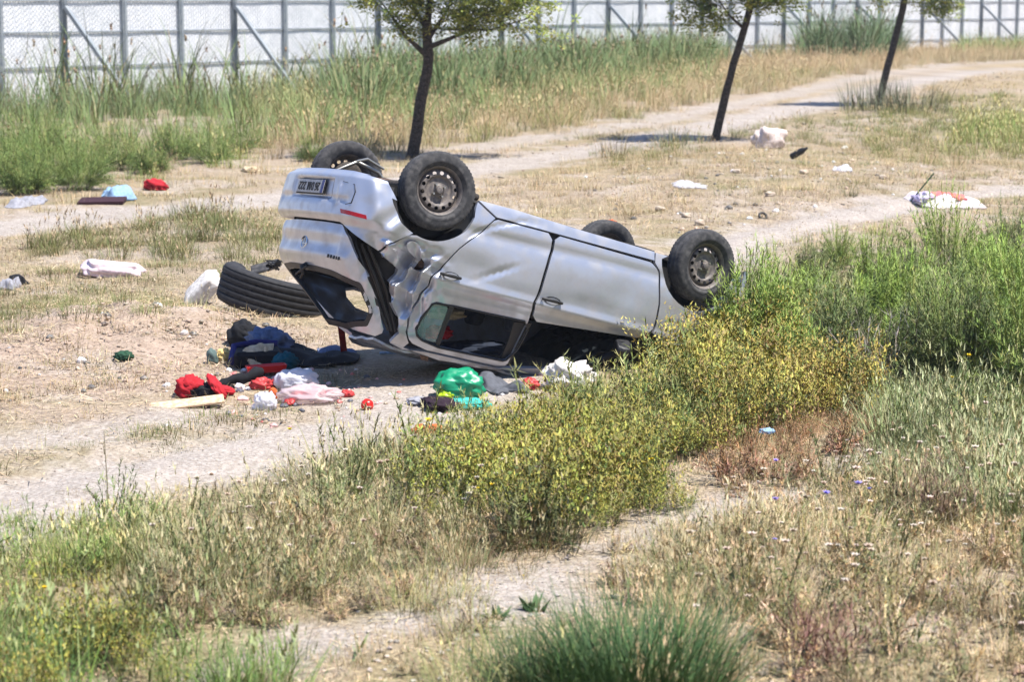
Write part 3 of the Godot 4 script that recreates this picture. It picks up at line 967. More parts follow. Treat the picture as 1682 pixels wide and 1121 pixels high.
	panel(st, PackedVector2Array([Vector2(0.98, -0.74), Vector2(1.6, -0.70), Vector2(1.95, -0.56), Vector2(2.02, 0.0), Vector2(1.95, 0.56), Vector2(1.6, 0.70), Vector2(0.98, 0.74)]), [], func(p: Vector2) -> Vector3:
		return Vector3(p.x, 1.05 - 0.10 * (p.x - 0.98) - 0.14 * smoothstep(1.5, 2.05, p.x) - 0.10 * p.y * p.y + noise_dent.get_noise_2d(p.x * 90.0, p.y * 90.0) * 0.04, p.y), 0.025, 0.05)
	part("bonnet", st.commit(), M.paint_dusty, car)
	st = begin()
	panel(st, PackedVector2Array([Vector2(-0.66, 0.24), Vector2(0.66, 0.24), Vector2(0.66, 0.60), Vector2(-0.66, 0.60)]), [PackedVector2Array([Vector2(-0.4, 0.32), Vector2(0.4, 0.32), Vector2(0.36, 0.44), Vector2(-0.36, 0.44)])], func(p: Vector2) -> Vector3:
		return Vector3(2.06 - 0.42 * p.x * p.x - 0.03 * ridge(p.y - 0.5, 0.08), p.y, p.x), 0.03, 0.05)
	var nose := part("front_bumper", st.commit(), M.paint_dusty, car)
	st = begin()
	panel(st, PackedVector2Array([Vector2(-0.40, 0.61), Vector2(0.40, 0.61), Vector2(0.44, 0.80), Vector2(-0.44, 0.80)]), [], func(p: Vector2) -> Vector3:
		return Vector3(2.0 - 0.42 * p.x * p.x, p.y, p.x), 0.03, 0.06)
	part("grille", st.commit(), M.black, nose)
	for s in [-1, 1]:
		st = begin()
		panel(st, PackedVector2Array([Vector2(s * 0.43, 0.62), Vector2(s * 0.64, 0.66), Vector2(s * 0.66, 0.84), Vector2(s * 0.45, 0.80)]), [], func(p: Vector2) -> Vector3:
			return Vector3(2.02 - 0.5 * p.x * p.x, p.y, p.x), 0.03, 0.05)
		part("headlight", st.commit(), M.lamp_glass, car)
	# wing mirror, folded and dusty
	var mp := skin_point(3.30, 1.10, 0.07)
	part("wing_mirror", lump(Vector3(0.14, 0.15, 0.20), 31, 0.06, 0.6, 2.0), M.trim, car, mp, Vector3(0.5, 0.3, 0))
	# cabin
	make_seat(car, Vector3(0.35, 0.42, -0.36), 0.50, "front_seat", 1)
	make_seat(car, Vector3(0.35, 0.42, 0.36), 0.50, "front_seat", 1)
	make_seat(car, Vector3(-0.55, 0.42, 0.0), 1.24, "rear_seat", 2)
	st = begin()
	box(st, Vector3(0.86, 0.86, 0), Vector3(0.34, 0.26, 1.30), Basis.IDENTITY, 0.05)
	part("dashboard", st.commit(), M.lining, car)
	st = begin()
	var ring := PackedVector3Array()
	var rr := PackedFloat32Array()
	for k in 25:
		ring.append(Vector3(0.60 + sin(TAU * k / 24.0) * 0.08, 0.90 + sin(TAU * k / 24.0) * 0.17, -0.36 + cos(TAU * k / 24.0) * 0.18))
		rr.append(0.014)
	tube(st, ring, rr, 8, false)
	bar(st, Vector3(0.60, 0.90, -0.54), Vector3(0.60, 0.90, -0.18), 0.016)
	bar(st, Vector3(0.60, 0.90, -0.36), Vector3(0.80, 0.80, -0.36), 0.025)
	part("steering_wheel", st.commit(), M.trim, car)
	# wheels: both rear, both front
	var w := make_wheel("rear_wheel", car, Vector3(-1.245, 0.30, -0.765), Vector3(deg_to_rad(-3), deg_to_rad(5), 0.4), true)
	w = make_wheel("rear_wheel", car, Vector3(-1.33, 0.25, 0.79), Vector3(deg_to_rad(3), PI + deg_to_rad(4), 1.0), true)
	w = make_wheel("front_wheel", car, Vector3(1.325, 0.305, -0.76), Vector3(0, deg_to_rad(-5), 2.0), false)
	w = make_wheel("front_wheel", car, Vector3(1.28, 0.30, 0.74), Vector3(0, PI - deg_to_rad(5), 0.2), false)

func window_seal(st: SurfaceTool, win: PackedVector2Array) -> void:
	var pts := PackedVector3Array()
	var rad := PackedFloat32Array()
	for i in win.size() + 1:
		var p := win[i % win.size()]
		pts.append(skin_point(p.x, p.y, 0.001))
		rad.append(0.009)
	tube(st, pts, rad, 6, false)

func door_handle(door: Node3D, u: float, y: float, keyhole: bool) -> void:
	var st := begin()
	var pts := PackedVector3Array()
	var k := [0.012, 0.035, 0.042, 0.038, 0.014]
	for i in 5: pts.append(skin_point(u - 0.095 + 0.0475 * i, y, k[i]))
	tube(st, pts, PackedFloat32Array([0.012, 0.014, 0.013, 0.014, 0.012]), 8)
	var h := part("handle", st.commit(), M.black, door)
	st = begin()
	panel(st, arc_pts(Vector2(u, y + (0.0 if keyhole else 0.004)), 0.062, 0, 336, 14), [], func(p: Vector2) -> Vector3:
		var q := Vector2(p.x - u, p.y - y)
		return skin_point(u + q.x * 1.25, y + q.y * 0.55, 0.004 - 0.012 * (1.0 - q.length_squared() / 0.004)), 0.0, 0.03)
	part("handle_cup", st.commit(), M.black, h)

func number_plate(bumper: Node3D, surf: Callable) -> void:
	var c: Vector3 = surf.call(Vector2(-0.005, 0.46)) + Vector3(-0.012, 0, 0)
	var p := Node3D.new()
	p.name = "number_plate"
	bumper.add_child(p)
	p.position = c
	p.rotation = Vector3(0, 0, deg_to_rad(2))
	var st := begin()
	box(st, Vector3(0.004, 0, 0), Vector3(0.006, 0.125, 0.54), Basis.IDENTITY, 0.002)
	part("plate_holder", st.commit(), M.black, p)
	st = begin()
	box(st, Vector3(-0.003, -0.002, 0), Vector3(0.004, 0.106, 0.515), Basis.IDENTITY, 0.001)
	part("plate", st.commit(), M.plate, p)
	st = begin()
	box(st, Vector3(-0.0065, -0.002, -0.235), Vector3(0.003, 0.104, 0.044), Basis.IDENTITY, 0.001)
	part("blue_strip", st.commit(), M.blue, p)
	var t := TextMesh.new()
	t.text = "26 DM 222"
	var f := SystemFont.new()
	f.font_names = PackedStringArray(["Droid Sans"])
	f.font_weight = 700
	t.font = f
	t.font_size = 16
	t.pixel_size = 0.0054
	t.depth = 0.003
	var o := part("plate_number", t, M.black, p, Vector3(-0.0075, -0.002, 0.022), Vector3(0, -PI * 0.5, 0))
	o.scale = Vector3(0.98, 1.05, 1)

# ---------------------------------------------------------------- trees
func leaf_mesh() -> ArrayMesh:
	# a spray of five small leaflets
	var st := begin()
	for k in 5:
		var c := vary(Color(0.19, 0.24, 0.06), 0.35)
		st.set_color(c)
		var a := k * 1.3
		var d := Vector3(cos(a), rf(-0.4, 0.3), sin(a)).normalized()
		var s := d.cross(Vector3.UP).normalized() * 0.020
		var p := d * 0.015
		var n := (Vector3.UP + d * 0.4).normalized()
		tri(st, p, p + d * 0.045 + s, p + d * 0.10, n, n, n)
		tri(st, p, p + d * 0.10, p + d * 0.045 - s, n, n, n)
	return st.commit()

func tree(label: String, at: Vector3, pts: Array, r0: float, limbs: Array, crown: Array, sprays: int, seed_: int) -> void:
	rng.seed = seed_
	var t := thing("young_tree", label, "tree", on(at), 0.0, "row of young trees")
	var st := begin()
	var tp := PackedVector3Array()
	var tr := PackedFloat32Array()
	for i in 14:
		var f := float(i) / 13.0 * (pts.size() - 1)
		var k := mini(int(f), pts.size() - 2)
		var q: Vector3 = pts[maxi(k - 1, 0)]
		var p: Vector3 = q.cubic_interpolate(pts[k], pts[k], pts[k + 1], 0.0)
		p = (pts[k] as Vector3).cubic_interpolate(pts[k + 1], pts[maxi(k - 1, 0)], pts[mini(k + 2, pts.size() - 1)], f - k)
		tp.append(p + Vector3(rf(-0.012, 0.012), 0, rf(-0.012, 0.012)))
		tr.append(r0 * lerpf(1.0, 0.72, float(i) / 13.0) * rf(0.94, 1.06) * (1.25 if i == 0 else 1.0))
	tube(st, tp, tr, 14)
	part("trunk", st.commit(), M.bark, t)
	var tips := []
	for l in limbs:
		st = begin()
		var a: Vector3 = l[0]
		var b: Vector3 = l[1]
		var mid := a.lerp(b, 0.5) + Vector3(0, -0.08 * a.distance_to(b), 0)
		tube(st, PackedVector3Array([a, a.lerp(mid, 0.5), mid, mid.lerp(b, 0.5), b]), PackedFloat32Array([l[2], l[2] * 0.8, l[2] * 0.6, l[2] * 0.42, l[2] * 0.22]), 8)
		for k in 8:
			var s := mid.lerp(b, rf(-0.3, 1.0))
			var e := s + Vector3(rf(-0.55, 0.55), rf(-0.2, 0.45), rf(-0.55, 0.55))
			tube(st, PackedVector3Array([s, s.lerp(e, 0.5) + Vector3(0, 0.04, 0), e]), PackedFloat32Array([l[2] * 0.25, l[2] * 0.16, 0.004]), 5)
			tips.append(e)
		part("limb", st.commit(), M.bark, t)
	var mm := MultiMesh.new()
	mm.transform_format = MultiMesh.TRANSFORM_3D
	mm.use_colors = true
	mm.mesh = leaf_mesh()
	mm.instance_count = sprays
	var clumps := []
	for c in crown:
		var n := int(c[4])
		for k in n:
			var d := Vector3(rf(-1, 1), rf(-1, 1), rf(-1, 1))
			while d.length() > 1.0: d = Vector3(rf(-1, 1), rf(-1, 1), rf(-1, 1))
			clumps.append([Vector3(c[0], c[1], c[2]) + Vector3(d.x * c[3].x, d.y * c[3].y, d.z * c[3].z), rf(0.25, 0.5)])
	for e in tips: clumps.append([e, 0.2])
	for i in sprays:
		var c: Array = clumps[rng.randi() % clumps.size()]
		var d = Vector3(rng.randfn(0, 0.5), rng.randfn(0, 0.4), rng.randfn(0, 0.5)) * c[1]
		var s := rf(0.8, 1.5)
		var basis := Basis(Vector3.UP, rf(0, TAU)) * Basis(Vector3.RIGHT, rf(-0.9, 0.9))
		mm.set_instance_transform(i, Transform3D(basis.scaled(Vector3(s, s, s)), c[0] + d))
		var b := rf(0.7, 1.4)
		mm.set_instance_color(i, Color(b * rf(0.9, 1.25), b, b * rf(0.8, 1.0)))
	var o := MultiMeshInstance3D.new()
	o.name = "crown"
	o.multimesh = mm
	o.material_override = leafy_mat(0.5)
	t.add_child(o)
	o.set_meta("kind", "stuff")

func build_trees() -> void:
	# heights and offsets in metres from each foot
	tree("dark trunked tree right behind the overturned car, nearest of the row", Vector3(-1.948, 0, -41.833), [Vector3(0, -0.1, 0), Vector3(0.14, 0.95, 0), Vector3(0.30, 1.75, 0), Vector3(0.31, 2.3, 0), Vector3(0.30, 2.75, 0)], 0.125,
		[[Vector3(0.30, 1.98, 0), Vector3(-0.55, 3.0, 0.3), 0.06], [Vector3(0.33, 2.15, 0), Vector3(1.5, 2.85, 0.25), 0.055], [Vector3(0.30, 2.6, 0), Vector3(0.5, 4.3, -0.3), 0.075], [Vector3(0.32, 2.3, 0), Vector3(1.0, 3.6, -0.7), 0.05], [Vector3(0.3, 2.45, 0), Vector3(-0.3, 3.8, -0.6), 0.05], [Vector3(0.7, 2.5, 0.1), Vector3(2.4, 2.75, -0.3), 0.03]],
		[[0.15, 3.0, 0, Vector3(1.6, 0.5, 1.2), 40], [1.7, 2.8, 0, Vector3(1.3, 0.45, 1.0), 38], [0.9, 3.6, 0, Vector3(2.0, 0.7, 1.6), 60], [0.7, 4.5, 0, Vector3(1.5, 0.8, 1.4), 40]], 3000, 101)
	tree("slim leaning tree by the second bend of the ruts, middle of the row", Vector3(4.400, 0, -46.667), [Vector3(0, -0.1, 0), Vector3(0.22, 0.85, 0), Vector3(0.45, 1.8, 0), Vector3(0.72, 2.75, 0), Vector3(0.80, 3.3, 0)], 0.095,
		[[Vector3(0.62, 2.42, 0), Vector3(0.0, 3.1, 0.2), 0.04], [Vector3(0.72, 2.8, 0), Vector3(1.4, 3.6, 0.2), 0.04], [Vector3(0.8, 3.2, 0), Vector3(0.7, 4.6, 0.0), 0.055], [Vector3(0.76, 3.0, 0), Vector3(0.2, 4.0, -0.5), 0.04]],
		[[-0.25, 2.78, 0, Vector3(0.60, 0.40, 0.5), 22], [1.3, 3.05, 0, Vector3(0.9, 0.28, 0.7), 22], [0.95, 3.4, 0, Vector3(1.2, 0.4, 0.9), 20], [0.7, 4.2, 0, Vector3(1.5, 0.8, 1.3), 50]], 2000, 102)
	tree("slim leaning tree with grey green weeds round its foot, farthest of the row", Vector3(10.234, 0, -60.000), [Vector3(0, -0.1, 0), Vector3(0.28, 1.2, 0), Vector3(0.55, 2.3, 0), Vector3(0.72, 3.1, 0), Vector3(0.85, 3.6, 0)], 0.11,
		[[Vector3(0.72, 3.0, 0), Vector3(0.1, 3.9, 0.2), 0.04], [Vector3(0.78, 3.2, 0), Vector3(1.7, 3.9, 0.2), 0.04], [Vector3(0.85, 3.5, 0), Vector3(0.9, 5.0, 0.0), 0.06]],
		[[0.4, 3.2, 0, Vector3(1.0, 0.35, 0.8), 20], [1.55, 2.75, 0, Vector3(0.75, 0.35, 0.5), 16], [0.9, 4.4, 0, Vector3(1.6, 0.9, 1.4), 50]], 2600, 103)

# ---------------------------------------------------------------- fence
func build_fence() -> void:
	var o := Vector3(-13.7, 0, -65.9)
	var along := Vector3(0.591, 0, -0.807)
	var near := Vector3(0.807, 0, 0.591)
	var step := 2.50
	var f := thing("boundary_fence", "long white panel fence on grey steel posts with rails and slanted braces", "fence", Vector3.ZERO)
	var turn := atan2(-along.z, along.x)
	var basis := Basis(Vector3.UP, turn)
	var top := 4.6
	var n := 34
	var st := begin()
	box(st, Vector3(0, top * 0.5, 0), Vector3(0.19, top + 0.6, 0.12), Basis.IDENTITY, 0.008)
	box(st, Vector3(0, top * 0.5, 0.075), Vector3(0.09, top + 0.6, 0.03), Basis.IDENTITY, 0.004)
	var post := st.commit()
	st = begin()
	box(st, Vector3(step * 0.5, 0, 0), Vector3(step - 0.2, 0.055, 0.03), Basis.IDENTITY, 0.006)
	var rail := st.commit()
	var panels := []
	for v in 3:
		st = begin()
		# trapezoid profiled sheet, slightly buckled
		var ns := 44
		var surf := func(p: Vector2) -> Vector3:
			var w := fposmod(p.x / 0.115, 1.0)
			var z := 0.012 * clampf((absf(w - 0.5) - 0.25) * 8.0, -1.0, 1.0)
			return Vector3(p.x, p.y, z + 0.012 * sin(p.x * 2.0 + v * 2.0) * sin(p.y * 1.7 + v))
		for i in ns:
			for j in 5:
				var x0 := 0.03 + (step - 0.06) * i / ns
				var x1 := 0.03 + (step - 0.06) * (i + 1) / ns
				var y0 := -0.5 + (top + 0.5) * j / 5.0
				var y1 := -0.5 + (top + 0.5) * (j + 1) / 5.0
				var a: Vector3 = surf.call(Vector2(x0, y0))
				var b: Vector3 = surf.call(Vector2(x1, y0))
				var c: Vector3 = surf.call(Vector2(x1, y1))
				var d: Vector3 = surf.call(Vector2(x0, y1))
				var nn := (b - a).cross(d - a).normalized()
				quad(st, a, b, c, d, nn)
				quad(st, a - nn * 0.004, b - nn * 0.004, c - nn * 0.004, d - nn * 0.004, -nn)
		panels.append(st.commit())
	# woven wire in front of the sheets, one panel of it
	st = begin()
	var pitch := 0.16
	for s in [-1, 1]:
		var k := -int(top / pitch) - 1
		while k * pitch < step + top:
			var x0 := k * pitch
			# a wire runs up and sideways at 45 degrees, clipped to the bay
			var a := Vector2(x0, 0.0)
			var b := Vector2(x0 + top, top)
			if s < 0:
				a = Vector2(x0 + top, 0.0); b = Vector2(x0, top)
			var dx := b.x - a.x
			var t0 := clampf(minf((0.1 - a.x) / dx, (step - 0.1 - a.x) / dx), 0.0, 1.0)
			var t1 := clampf(maxf((0.1 - a.x) / dx, (step - 0.1 - a.x) / dx), 0.0, 1.0)
			if t1 - t0 > 0.01:
				var p := a.lerp(b, t0)
				var q := a.lerp(b, t1)
				tube(st, PackedVector3Array([Vector3(p.x, p.y, s * 0.004), Vector3(q.x, q.y, s * 0.004)]), PackedFloat32Array([0.004, 0.004]), 4, false)
			k += 1
	var wire := st.commit()
	st = begin()
	box(st, Vector3.ZERO, Vector3(0.15, 1.0, 0.12), Basis.IDENTITY, 0.006)
	var brace := st.commit()
	for i in range(-2, n):
		var at := o + along * step * i
		var y := ground_y(at.x, at.z) * 0.0
		var p := part("post", post, M.galv if i % 3 else M.galv_dark, f, Vector3(at.x, y - 0.4, at.z), Vector3(0, turn, 0))
		if i < n - 1:
			part("panel", panels[posmod(i, 3)], M.sheet if i % 4 else M.sheet_b, f, Vector3(at.x, y, at.z) - near * 0.07, Vector3(0, turn, 0))
			for h in [1.06, 2.12, 3.08, 4.1]:
				part("rail", rail, M.galv, f, Vector3(at.x, y + h, at.z) - near * 0.03 + along * 0.0, Vector3(0, turn, 0))
			part("wire_mesh", wire, M.galv, f, Vector3(at.x, y, at.z) - near * 0.048, Vector3(0, turn, 0))
		if posmod(i, 3) == 0:
			var t := Vector3(at.x, y + 2.88, at.z) + near * 0.09
			var g := at + near * 2.55 + along * 0.6
			g.y = ground_y(g.x, g.z) - 0.15
			var dir := g - t
			var b := part("brace", brace, M.galv, f, (t + g) * 0.5)
			var yb := dir.normalized()
			var xb := yb.cross(Vector3.UP).normalized()
			b.basis = Basis(xb, yb * dir.length(), xb.cross(yb))

# ---------------------------------------------------------------- things on the ground
func plank(l: float, w: float, h: float) -> ArrayMesh:
	var st := begin()
	box(st, Vector3.ZERO, Vector3(l, h, w), Basis.IDENTITY, 0.006)
	return st.commit()

func bottle_mesh(r: float, h: float) -> ArrayMesh:
	var st := begin()
	lathe(st, PackedVector2Array([Vector2(0.0, 0.0), Vector2(r * 0.9, 0.0), Vector2(r, h * 0.04), Vector2(r, h * 0.3), Vector2(r * 0.9, h * 0.42), Vector2(r, h * 0.55), Vector2(r * 0.95, h * 0.68), Vector2(r * 0.4, h * 0.9), Vector2(r * 0.36, h), Vector2(0.0, h)]), 20)
	return st.commit()

func build_debris() -> void:
	# the torn truck tyre: half a carcass, lying on its side
	var t := thing("truck_tyre", "large torn black truck tyre lying beside the tail of the car", "tyre", on(Vector3(-2.323, 0, -20.076), 0.0))
	var st := begin()
	var prof := PackedVector2Array([Vector2(0.30, 0.13), Vector2(0.36, 0.155), Vector2(0.43, 0.16), Vector2(0.475, 0.145), Vector2(0.488, 0.125)])
	for k in 5:
		var z := 0.10 - k * 0.05
		prof.append_array(PackedVector2Array([Vector2(0.497, z + 0.018), Vector2(0.497, z - 0.016), Vector2(0.481, z - 0.020), Vector2(0.481, z - 0.030)]))
	prof.append_array(PackedVector2Array([Vector2(0.488, -0.130), Vector2(0.475, -0.145), Vector2(0.43, -0.16), Vector2(0.36, -0.155), Vector2(0.30, -0.13), Vector2(0.34, -0.135), Vector2(0.42, -0.135), Vector2(0.455, -0.11), Vector2(0.462, 0.0), Vector2(0.455, 0.11), Vector2(0.42, 0.135), Vector2(0.34, 0.135), Vector2(0.30, 0.13)]))
	for k in prof.size(): prof[k] = prof[k] * Vector2(1.06, 1.2)
	lathe(st, prof, 120, deg_to_rad(-12), deg_to_rad(196), func(r: float, z: float, a: float, i: int) -> float:
		var k := int(round(rad_to_deg(a) * 2.0))
		return r - (0.006 if r > 0.49 and k % 9 == 0 else 0.0) + 0.012 * sin(a * 2.3))
	var carc := part("carcass", st.commit(), M.tyre_old, t, Vector3(0, 0.16, -0.5), Vector3.ZERO)
	carc.basis = Basis(Vector3(0, 0, 1), deg_to_rad(-15)) * Basis(Vector3(1, 0, 0), deg_to_rad(90 - 2))
	st = begin()
	box(st, Vector3.ZERO, Vector3(0.30, 0.03, 0.16), Basis(Vector3(0, 0, 1), 0.3), 0.01)
	single("tyre_strip", "flat black strip of rubber behind the tail of the car", "rubber strip", st.commit(), M.tyre, on(Vector3(-2.685, 0, -22.976), 0.16), Vector3(0.5, 0.2, 0))
	st = begin()
	for k in 9: tube(st, PackedVector3Array([Vector3(rf(-0.08, 0.08), rf(0.0, 0.1), rf(-0.08, 0.08)), Vector3(rf(-0.12, 0.12), rf(0.02, 0.14), rf(-0.08, 0.08)), Vector3(rf(-0.1, 0.1), rf(0.0, 0.12), rf(-0.1, 0.1))]), PackedFloat32Array([0.014, 0.02, 0.01]), 6)
	single("wire_tangle", "small tangle of black wires between tyre and tailgate", "wires", st.commit(), M.black, on(Vector3(-2.480, 0, -22.199), 0.22))

	single("pillow", "plain white pillow leaning against the end of the truck tyre", "pillow", lump(Vector3(0.44, 0.20, 0.30), 41, 0.08, 0.4, 2.2, 0.05), M.white_cloth, on(Vector3(-3.067, 0, -21.298), 0.10), Vector3(0.35, 0.2, 0.85))
	single("pillow", "pale pink flat pillow lying in the grass left of the tyre", "pillow", lump(Vector3(0.64, 0.20, 0.42), 42, 0.10, 0.35, 2.0, 0.08), M.pink_cloth, on(Vector3(-4.436, 0, -23.490), -0.01), Vector3(0.0, 0.25, -0.12))
	single("rag", "grey white rag at the left edge beside dark scraps", "rag", sheet(0.22, 0.4, 43, 0.10), M.grey_cloth, on(Vector3(-5.364, 0, -22.484)))
	single("rag", "dark scrap of cloth beside the grey white rag at the left edge", "rag", sheet(0.22, 0.3, 44, 0.10), M.dark_cloth, on(Vector3(-5.340, 0, -22.876)))
	single("rag", "pale grey rag under the leftmost green bush", "rag", sheet(0.42, 1.4, 45, 0.10), M.grey_cloth, on(Vector3(-7.242, 0, -31.722)))
	single("shirt", "light blue cloth lying on a dark board near the back track", "cloth", sheet(0.40, 0.9, 46, 0.16), M.sky_cloth, on(Vector3(-6.037, 0, -32.609), 0.02), Vector3(0, 0.5, 0))
	single("board", "dark purple brown board under the light blue cloth", "board", plank(0.68, 0.5, 0.05), M.brown, on(Vector3(-6.146, 0, -31.915), 0.03), Vector3(0.06, 0.05, 0.02))
	single("jacket", "red cloth bundle below the rounded green bush", "cloth", lump(Vector3(0.36, 0.20, 0.5), 47, 0.2, 0.8, 3.0, 0.15), M.red_cloth, on(Vector3(-5.793, 0, -34.539)), Vector3(0, 0.3, -0.1))
	single("wrapper", "small pale wrapper with a brown side by the dry grass", "wrapper", lump(Vector3(0.24, 0.12, 0.3), 48, 0.25, 0.8, 4.0, 0.2), M.cream, on(Vector3(-4.663, 0, -38.043)), Vector3(0, 0.8, 0))

	# around the tail of the car
	t = thing("suitcase", "open dark suitcase with blue rim and pale insides beside the black blanket", "suitcase", on(Vector3(-2.126, 0, -17.588)), 0.15)
	st = begin()
	box(st, Vector3(0, 0.07, 0), Vector3(0.40, 0.14, 0.34), Basis.IDENTITY, 0.03)
	part("shell", st.commit(), M.dark_cloth, t)
	st = begin()
	tube(st, PackedVector3Array([Vector3(-0.21, 0.06, 0.10), Vector3(-0.19, 0.14, -0.15), Vector3(0.0, 0.17, -0.18), Vector3(0.17, 0.15, -0.17)]), PackedFloat32Array([0.04, 0.035, 0.03, 0.035]), 8)
	part("rim", st.commit(), M.navy, t)
	part("lining", sheet(0.26, 0.22, 50, 0.05), M.cream, t, Vector3(0.0, 0.10, 0.09), Vector3(0.75, 0, 0))
	st = begin()
	tube(st, PackedVector3Array([Vector3(0.06, 0.10, 0.14), Vector3(0.065, 0.17, 0.10)]), PackedFloat32Array([0.018, 0.016]), 8)
	part("handle", st.commit(), M.cream, t)
	single("coat", "faded grey blue coat heaped behind the suitcase", "coat", lump(Vector3(0.34, 0.26, 0.4), 51, 0.2, 0.9, 3.0, 0.25), M.denim, on(Vector3(-2.090, 0, -18.103)), Vector3(0, 0.4, 0))
	single("blanket", "long black blanket trailing from the suitcase into the car's shade", "blanket", sheet(0.95, 0.9, 52, 0.09, 4.0), M.dark_cloth, on(Vector3(-1.835, 0, -17.888)), Vector3(0, -0.25, 0))
	single("bag", "black bag left of the grey blue coat", "bag", lump(Vector3(0.24, 0.26, 0.3), 53, 0.15, 0.8, 3.0, 0.2), M.dark_cloth, on(Vector3(-2.340, 0, -18.325)))
	single("scarf", "teal cloth crumpled at the right end of the suitcase", "cloth", lump(Vector3(0.2, 0.16, 0.26), 54, 0.2, 0.9, 4.0, 0.3), M.teal, on(Vector3(-1.881, 0, -17.413)))
	single("cap", "grey green cup lying left of the suitcase", "cup", lump(Vector3(0.09, 0.16, 0.12), 55, 0.1, 0.8, 3.0), M.greygreen, on(Vector3(-2.497, 0, -17.617)), Vector3(0.3, 0, 0.2))
	single("packet", "white and yellow packet between cup and suitcase", "packet", lump(Vector3(0.12, 0.12, 0.14), 56, 0.2, 0.7, 4.0, 0.2), M.yellowish, on(Vector3(-2.432, 0, -17.736)))
	single("rag", "small dark green rag left on the stony mound", "rag", lump(Vector3(0.15, 0.08, 0.16), 57, 0.2, 0.9, 4.0, 0.2), M.dark_green, on(Vector3(-3.246, 0, -17.588)))
	single("plastic_scrap", "folded blue grey plastic scrap in the car's shade", "plastic scrap", sheet(0.34, 0.5, 58, 0.05), M.denim, on(Vector3(-1.534, 0, -18.135)))
	var inside := [[Vector3(-0.62, 1.40, -0.15), Vector3(0.2, 0.12, 0.16), "red cloth lying inside the cabin behind the rear window", M.red_cloth], [Vector3(-0.45, 1.22, 0.10), Vector3(0.26, 0.10, 0.2), "pale cloth caught inside the cabin above the red one", M.cream], [Vector3(-0.3, 1.46, -0.2), Vector3(0.5, 0.12, 0.3), "dark blue cloth on the inside of the roof", M.denim_dark]]
	for i in inside.size():
		var r: Array = inside[i]
		single("cabin_cloth", r[2], "cloth", lump(r[1], 140 + i, 0.2, 0.8, 3.0, 0.25), r[3], (get_node("overturned_car") as Node3D).transform * (r[0] as Vector3))
	single("red_strap", "dark red strap hanging from the tailgate to the ground", "strap", plank(0.055, 0.02, 0.46), M.dark_red, on(Vector3(-1.446, 0, -17.949), 0.18), Vector3(0.15, 0.2, 0.12))
	single("blue_stick", "thin blue white stick lying in the car's shade", "stick", plank(0.16, 0.03, 0.02), M.sky_cloth, on(Vector3(-1.062, 0, -18.135), 0.02), Vector3(0, 0.1, 0))

	t = thing("sports_bag", "red and black bag fallen open left of the litter pile", "bag", on(Vector3(-2.393, 0, -16.229)), 0.0)
	part("end_cover", lump(Vector3(0.20, 0.18, 0.24), 61, 0.18, 0.8, 3.5, 0.25), M.red_cloth, t, Vector3(-0.10, 0.0, 0.0))
	part("flap", lump(Vector3(0.20, 0.06, 0.24), 62, 0.15, 0.7, 3.5, 0.2), M.red_cloth, t, Vector3(0.10, 0.06, 0.02), Vector3(0.3, 0.3, -0.85))
	part("lining", lump(Vector3(0.24, 0.12, 0.22), 63, 0.2, 0.8, 3.5, 0.2), M.dark_cloth, t, Vector3(0.02, 0.0, 0.03))
	single("umbrella", "folded black umbrella lying across the red bag", "umbrella", umbrella_mesh(), M.dark_cloth, on(Vector3(-2.187, 0, -16.535), 0.06), Vector3(0.0, 0.35, 0.22))
	single("red_flap", "red padded flap with black edge under the umbrella", "flap", lump(Vector3(0.24, 0.07, 0.16), 65, 0.1, 0.7, 3.0), M.red_cloth, on(Vector3(-2.274, 0, -16.279), 0.02), Vector3(0, 0.2, -0.2))
	single("tray", "shallow bright red plastic tray above the clear plastic bag", "tray", tray_mesh(), M.red_gloss, on(Vector3(-2.002, 0, -17.129), 0.02), Vector3(-0.1, 0.2, 0.04))
	single("plastic_bag", "puffed clear white plastic bag in the litter pile", "plastic bag", lump(Vector3(0.30, 0.19, 0.28), 66, 0.16, 0.85, 2.5, 0.25), M.milky, on(Vector3(-1.696, 0, -16.535)), Vector3(0, 0.5, 0))
	single("plastic_bag", "crumpled see through bag with pink things spilling right", "plastic bag", lump(Vector3(0.42, 0.14, 0.30), 67, 0.2, 0.9, 3.0, 0.35), M.milky_pink, on(Vector3(-1.553, 0, -16.080)), Vector3(0, 0.2, 0))
	single("plastic_bag", "flat white plastic bag at the foot of the litter pile", "plastic bag", lump(Vector3(0.16, 0.15, 0.14), 68, 0.2, 0.9, 3.0, 0.35), M.milky, on(Vector3(-1.859, 0, -15.789)), Vector3(0, 0.2, 0))
	var reds := [[424, 640, 0.17, "pinkish red packet left of the puffed plastic bag"], [450, 636, 0.12, "red and white wrapper under the red tray"], [520, 652, 0.11, "red lump at the right end of the see through bag"], [566, 652, 0.10, "red crumpled scrap right of the litter pile"], [537, 648, 0.09, "small red scrap between the two red lumps"], [872, 640, 0.16, "red scrap in the weeds left of the white bag"], [500, 655, 0.14, "red lump showing through the see through bag"], [484, 656, 0.12, "red lump under the left end of the see through bag"], [470, 664, 0.10, "pink scrap in the front of the litter pile"]]
	for i in reds.size():
		var r: Array = reds[i]
		single("red_scrap", r[3], "scrap", lump(Vector3(r[2], r[2] * 0.6, r[2] * 0.8), 70 + i, 0.22, 0.85, 4.0, 0.2), M.pink_red, on(Vector3((r[0] - 841.0) * 3.0 / (r[1] - 5.0), 0, -10500.0 / (r[1] - 5.0))), Vector3(0, i, 0), "red scraps of the litter")
	single("orange_lump", "small orange brown jar in the litter left of the see through bag", "jar", lump(Vector3(0.07, 0.11, 0.07), 80, 0.08, 0.8, 3.0), M.orange, on(Vector3(-1.842, 0, -16.154)))
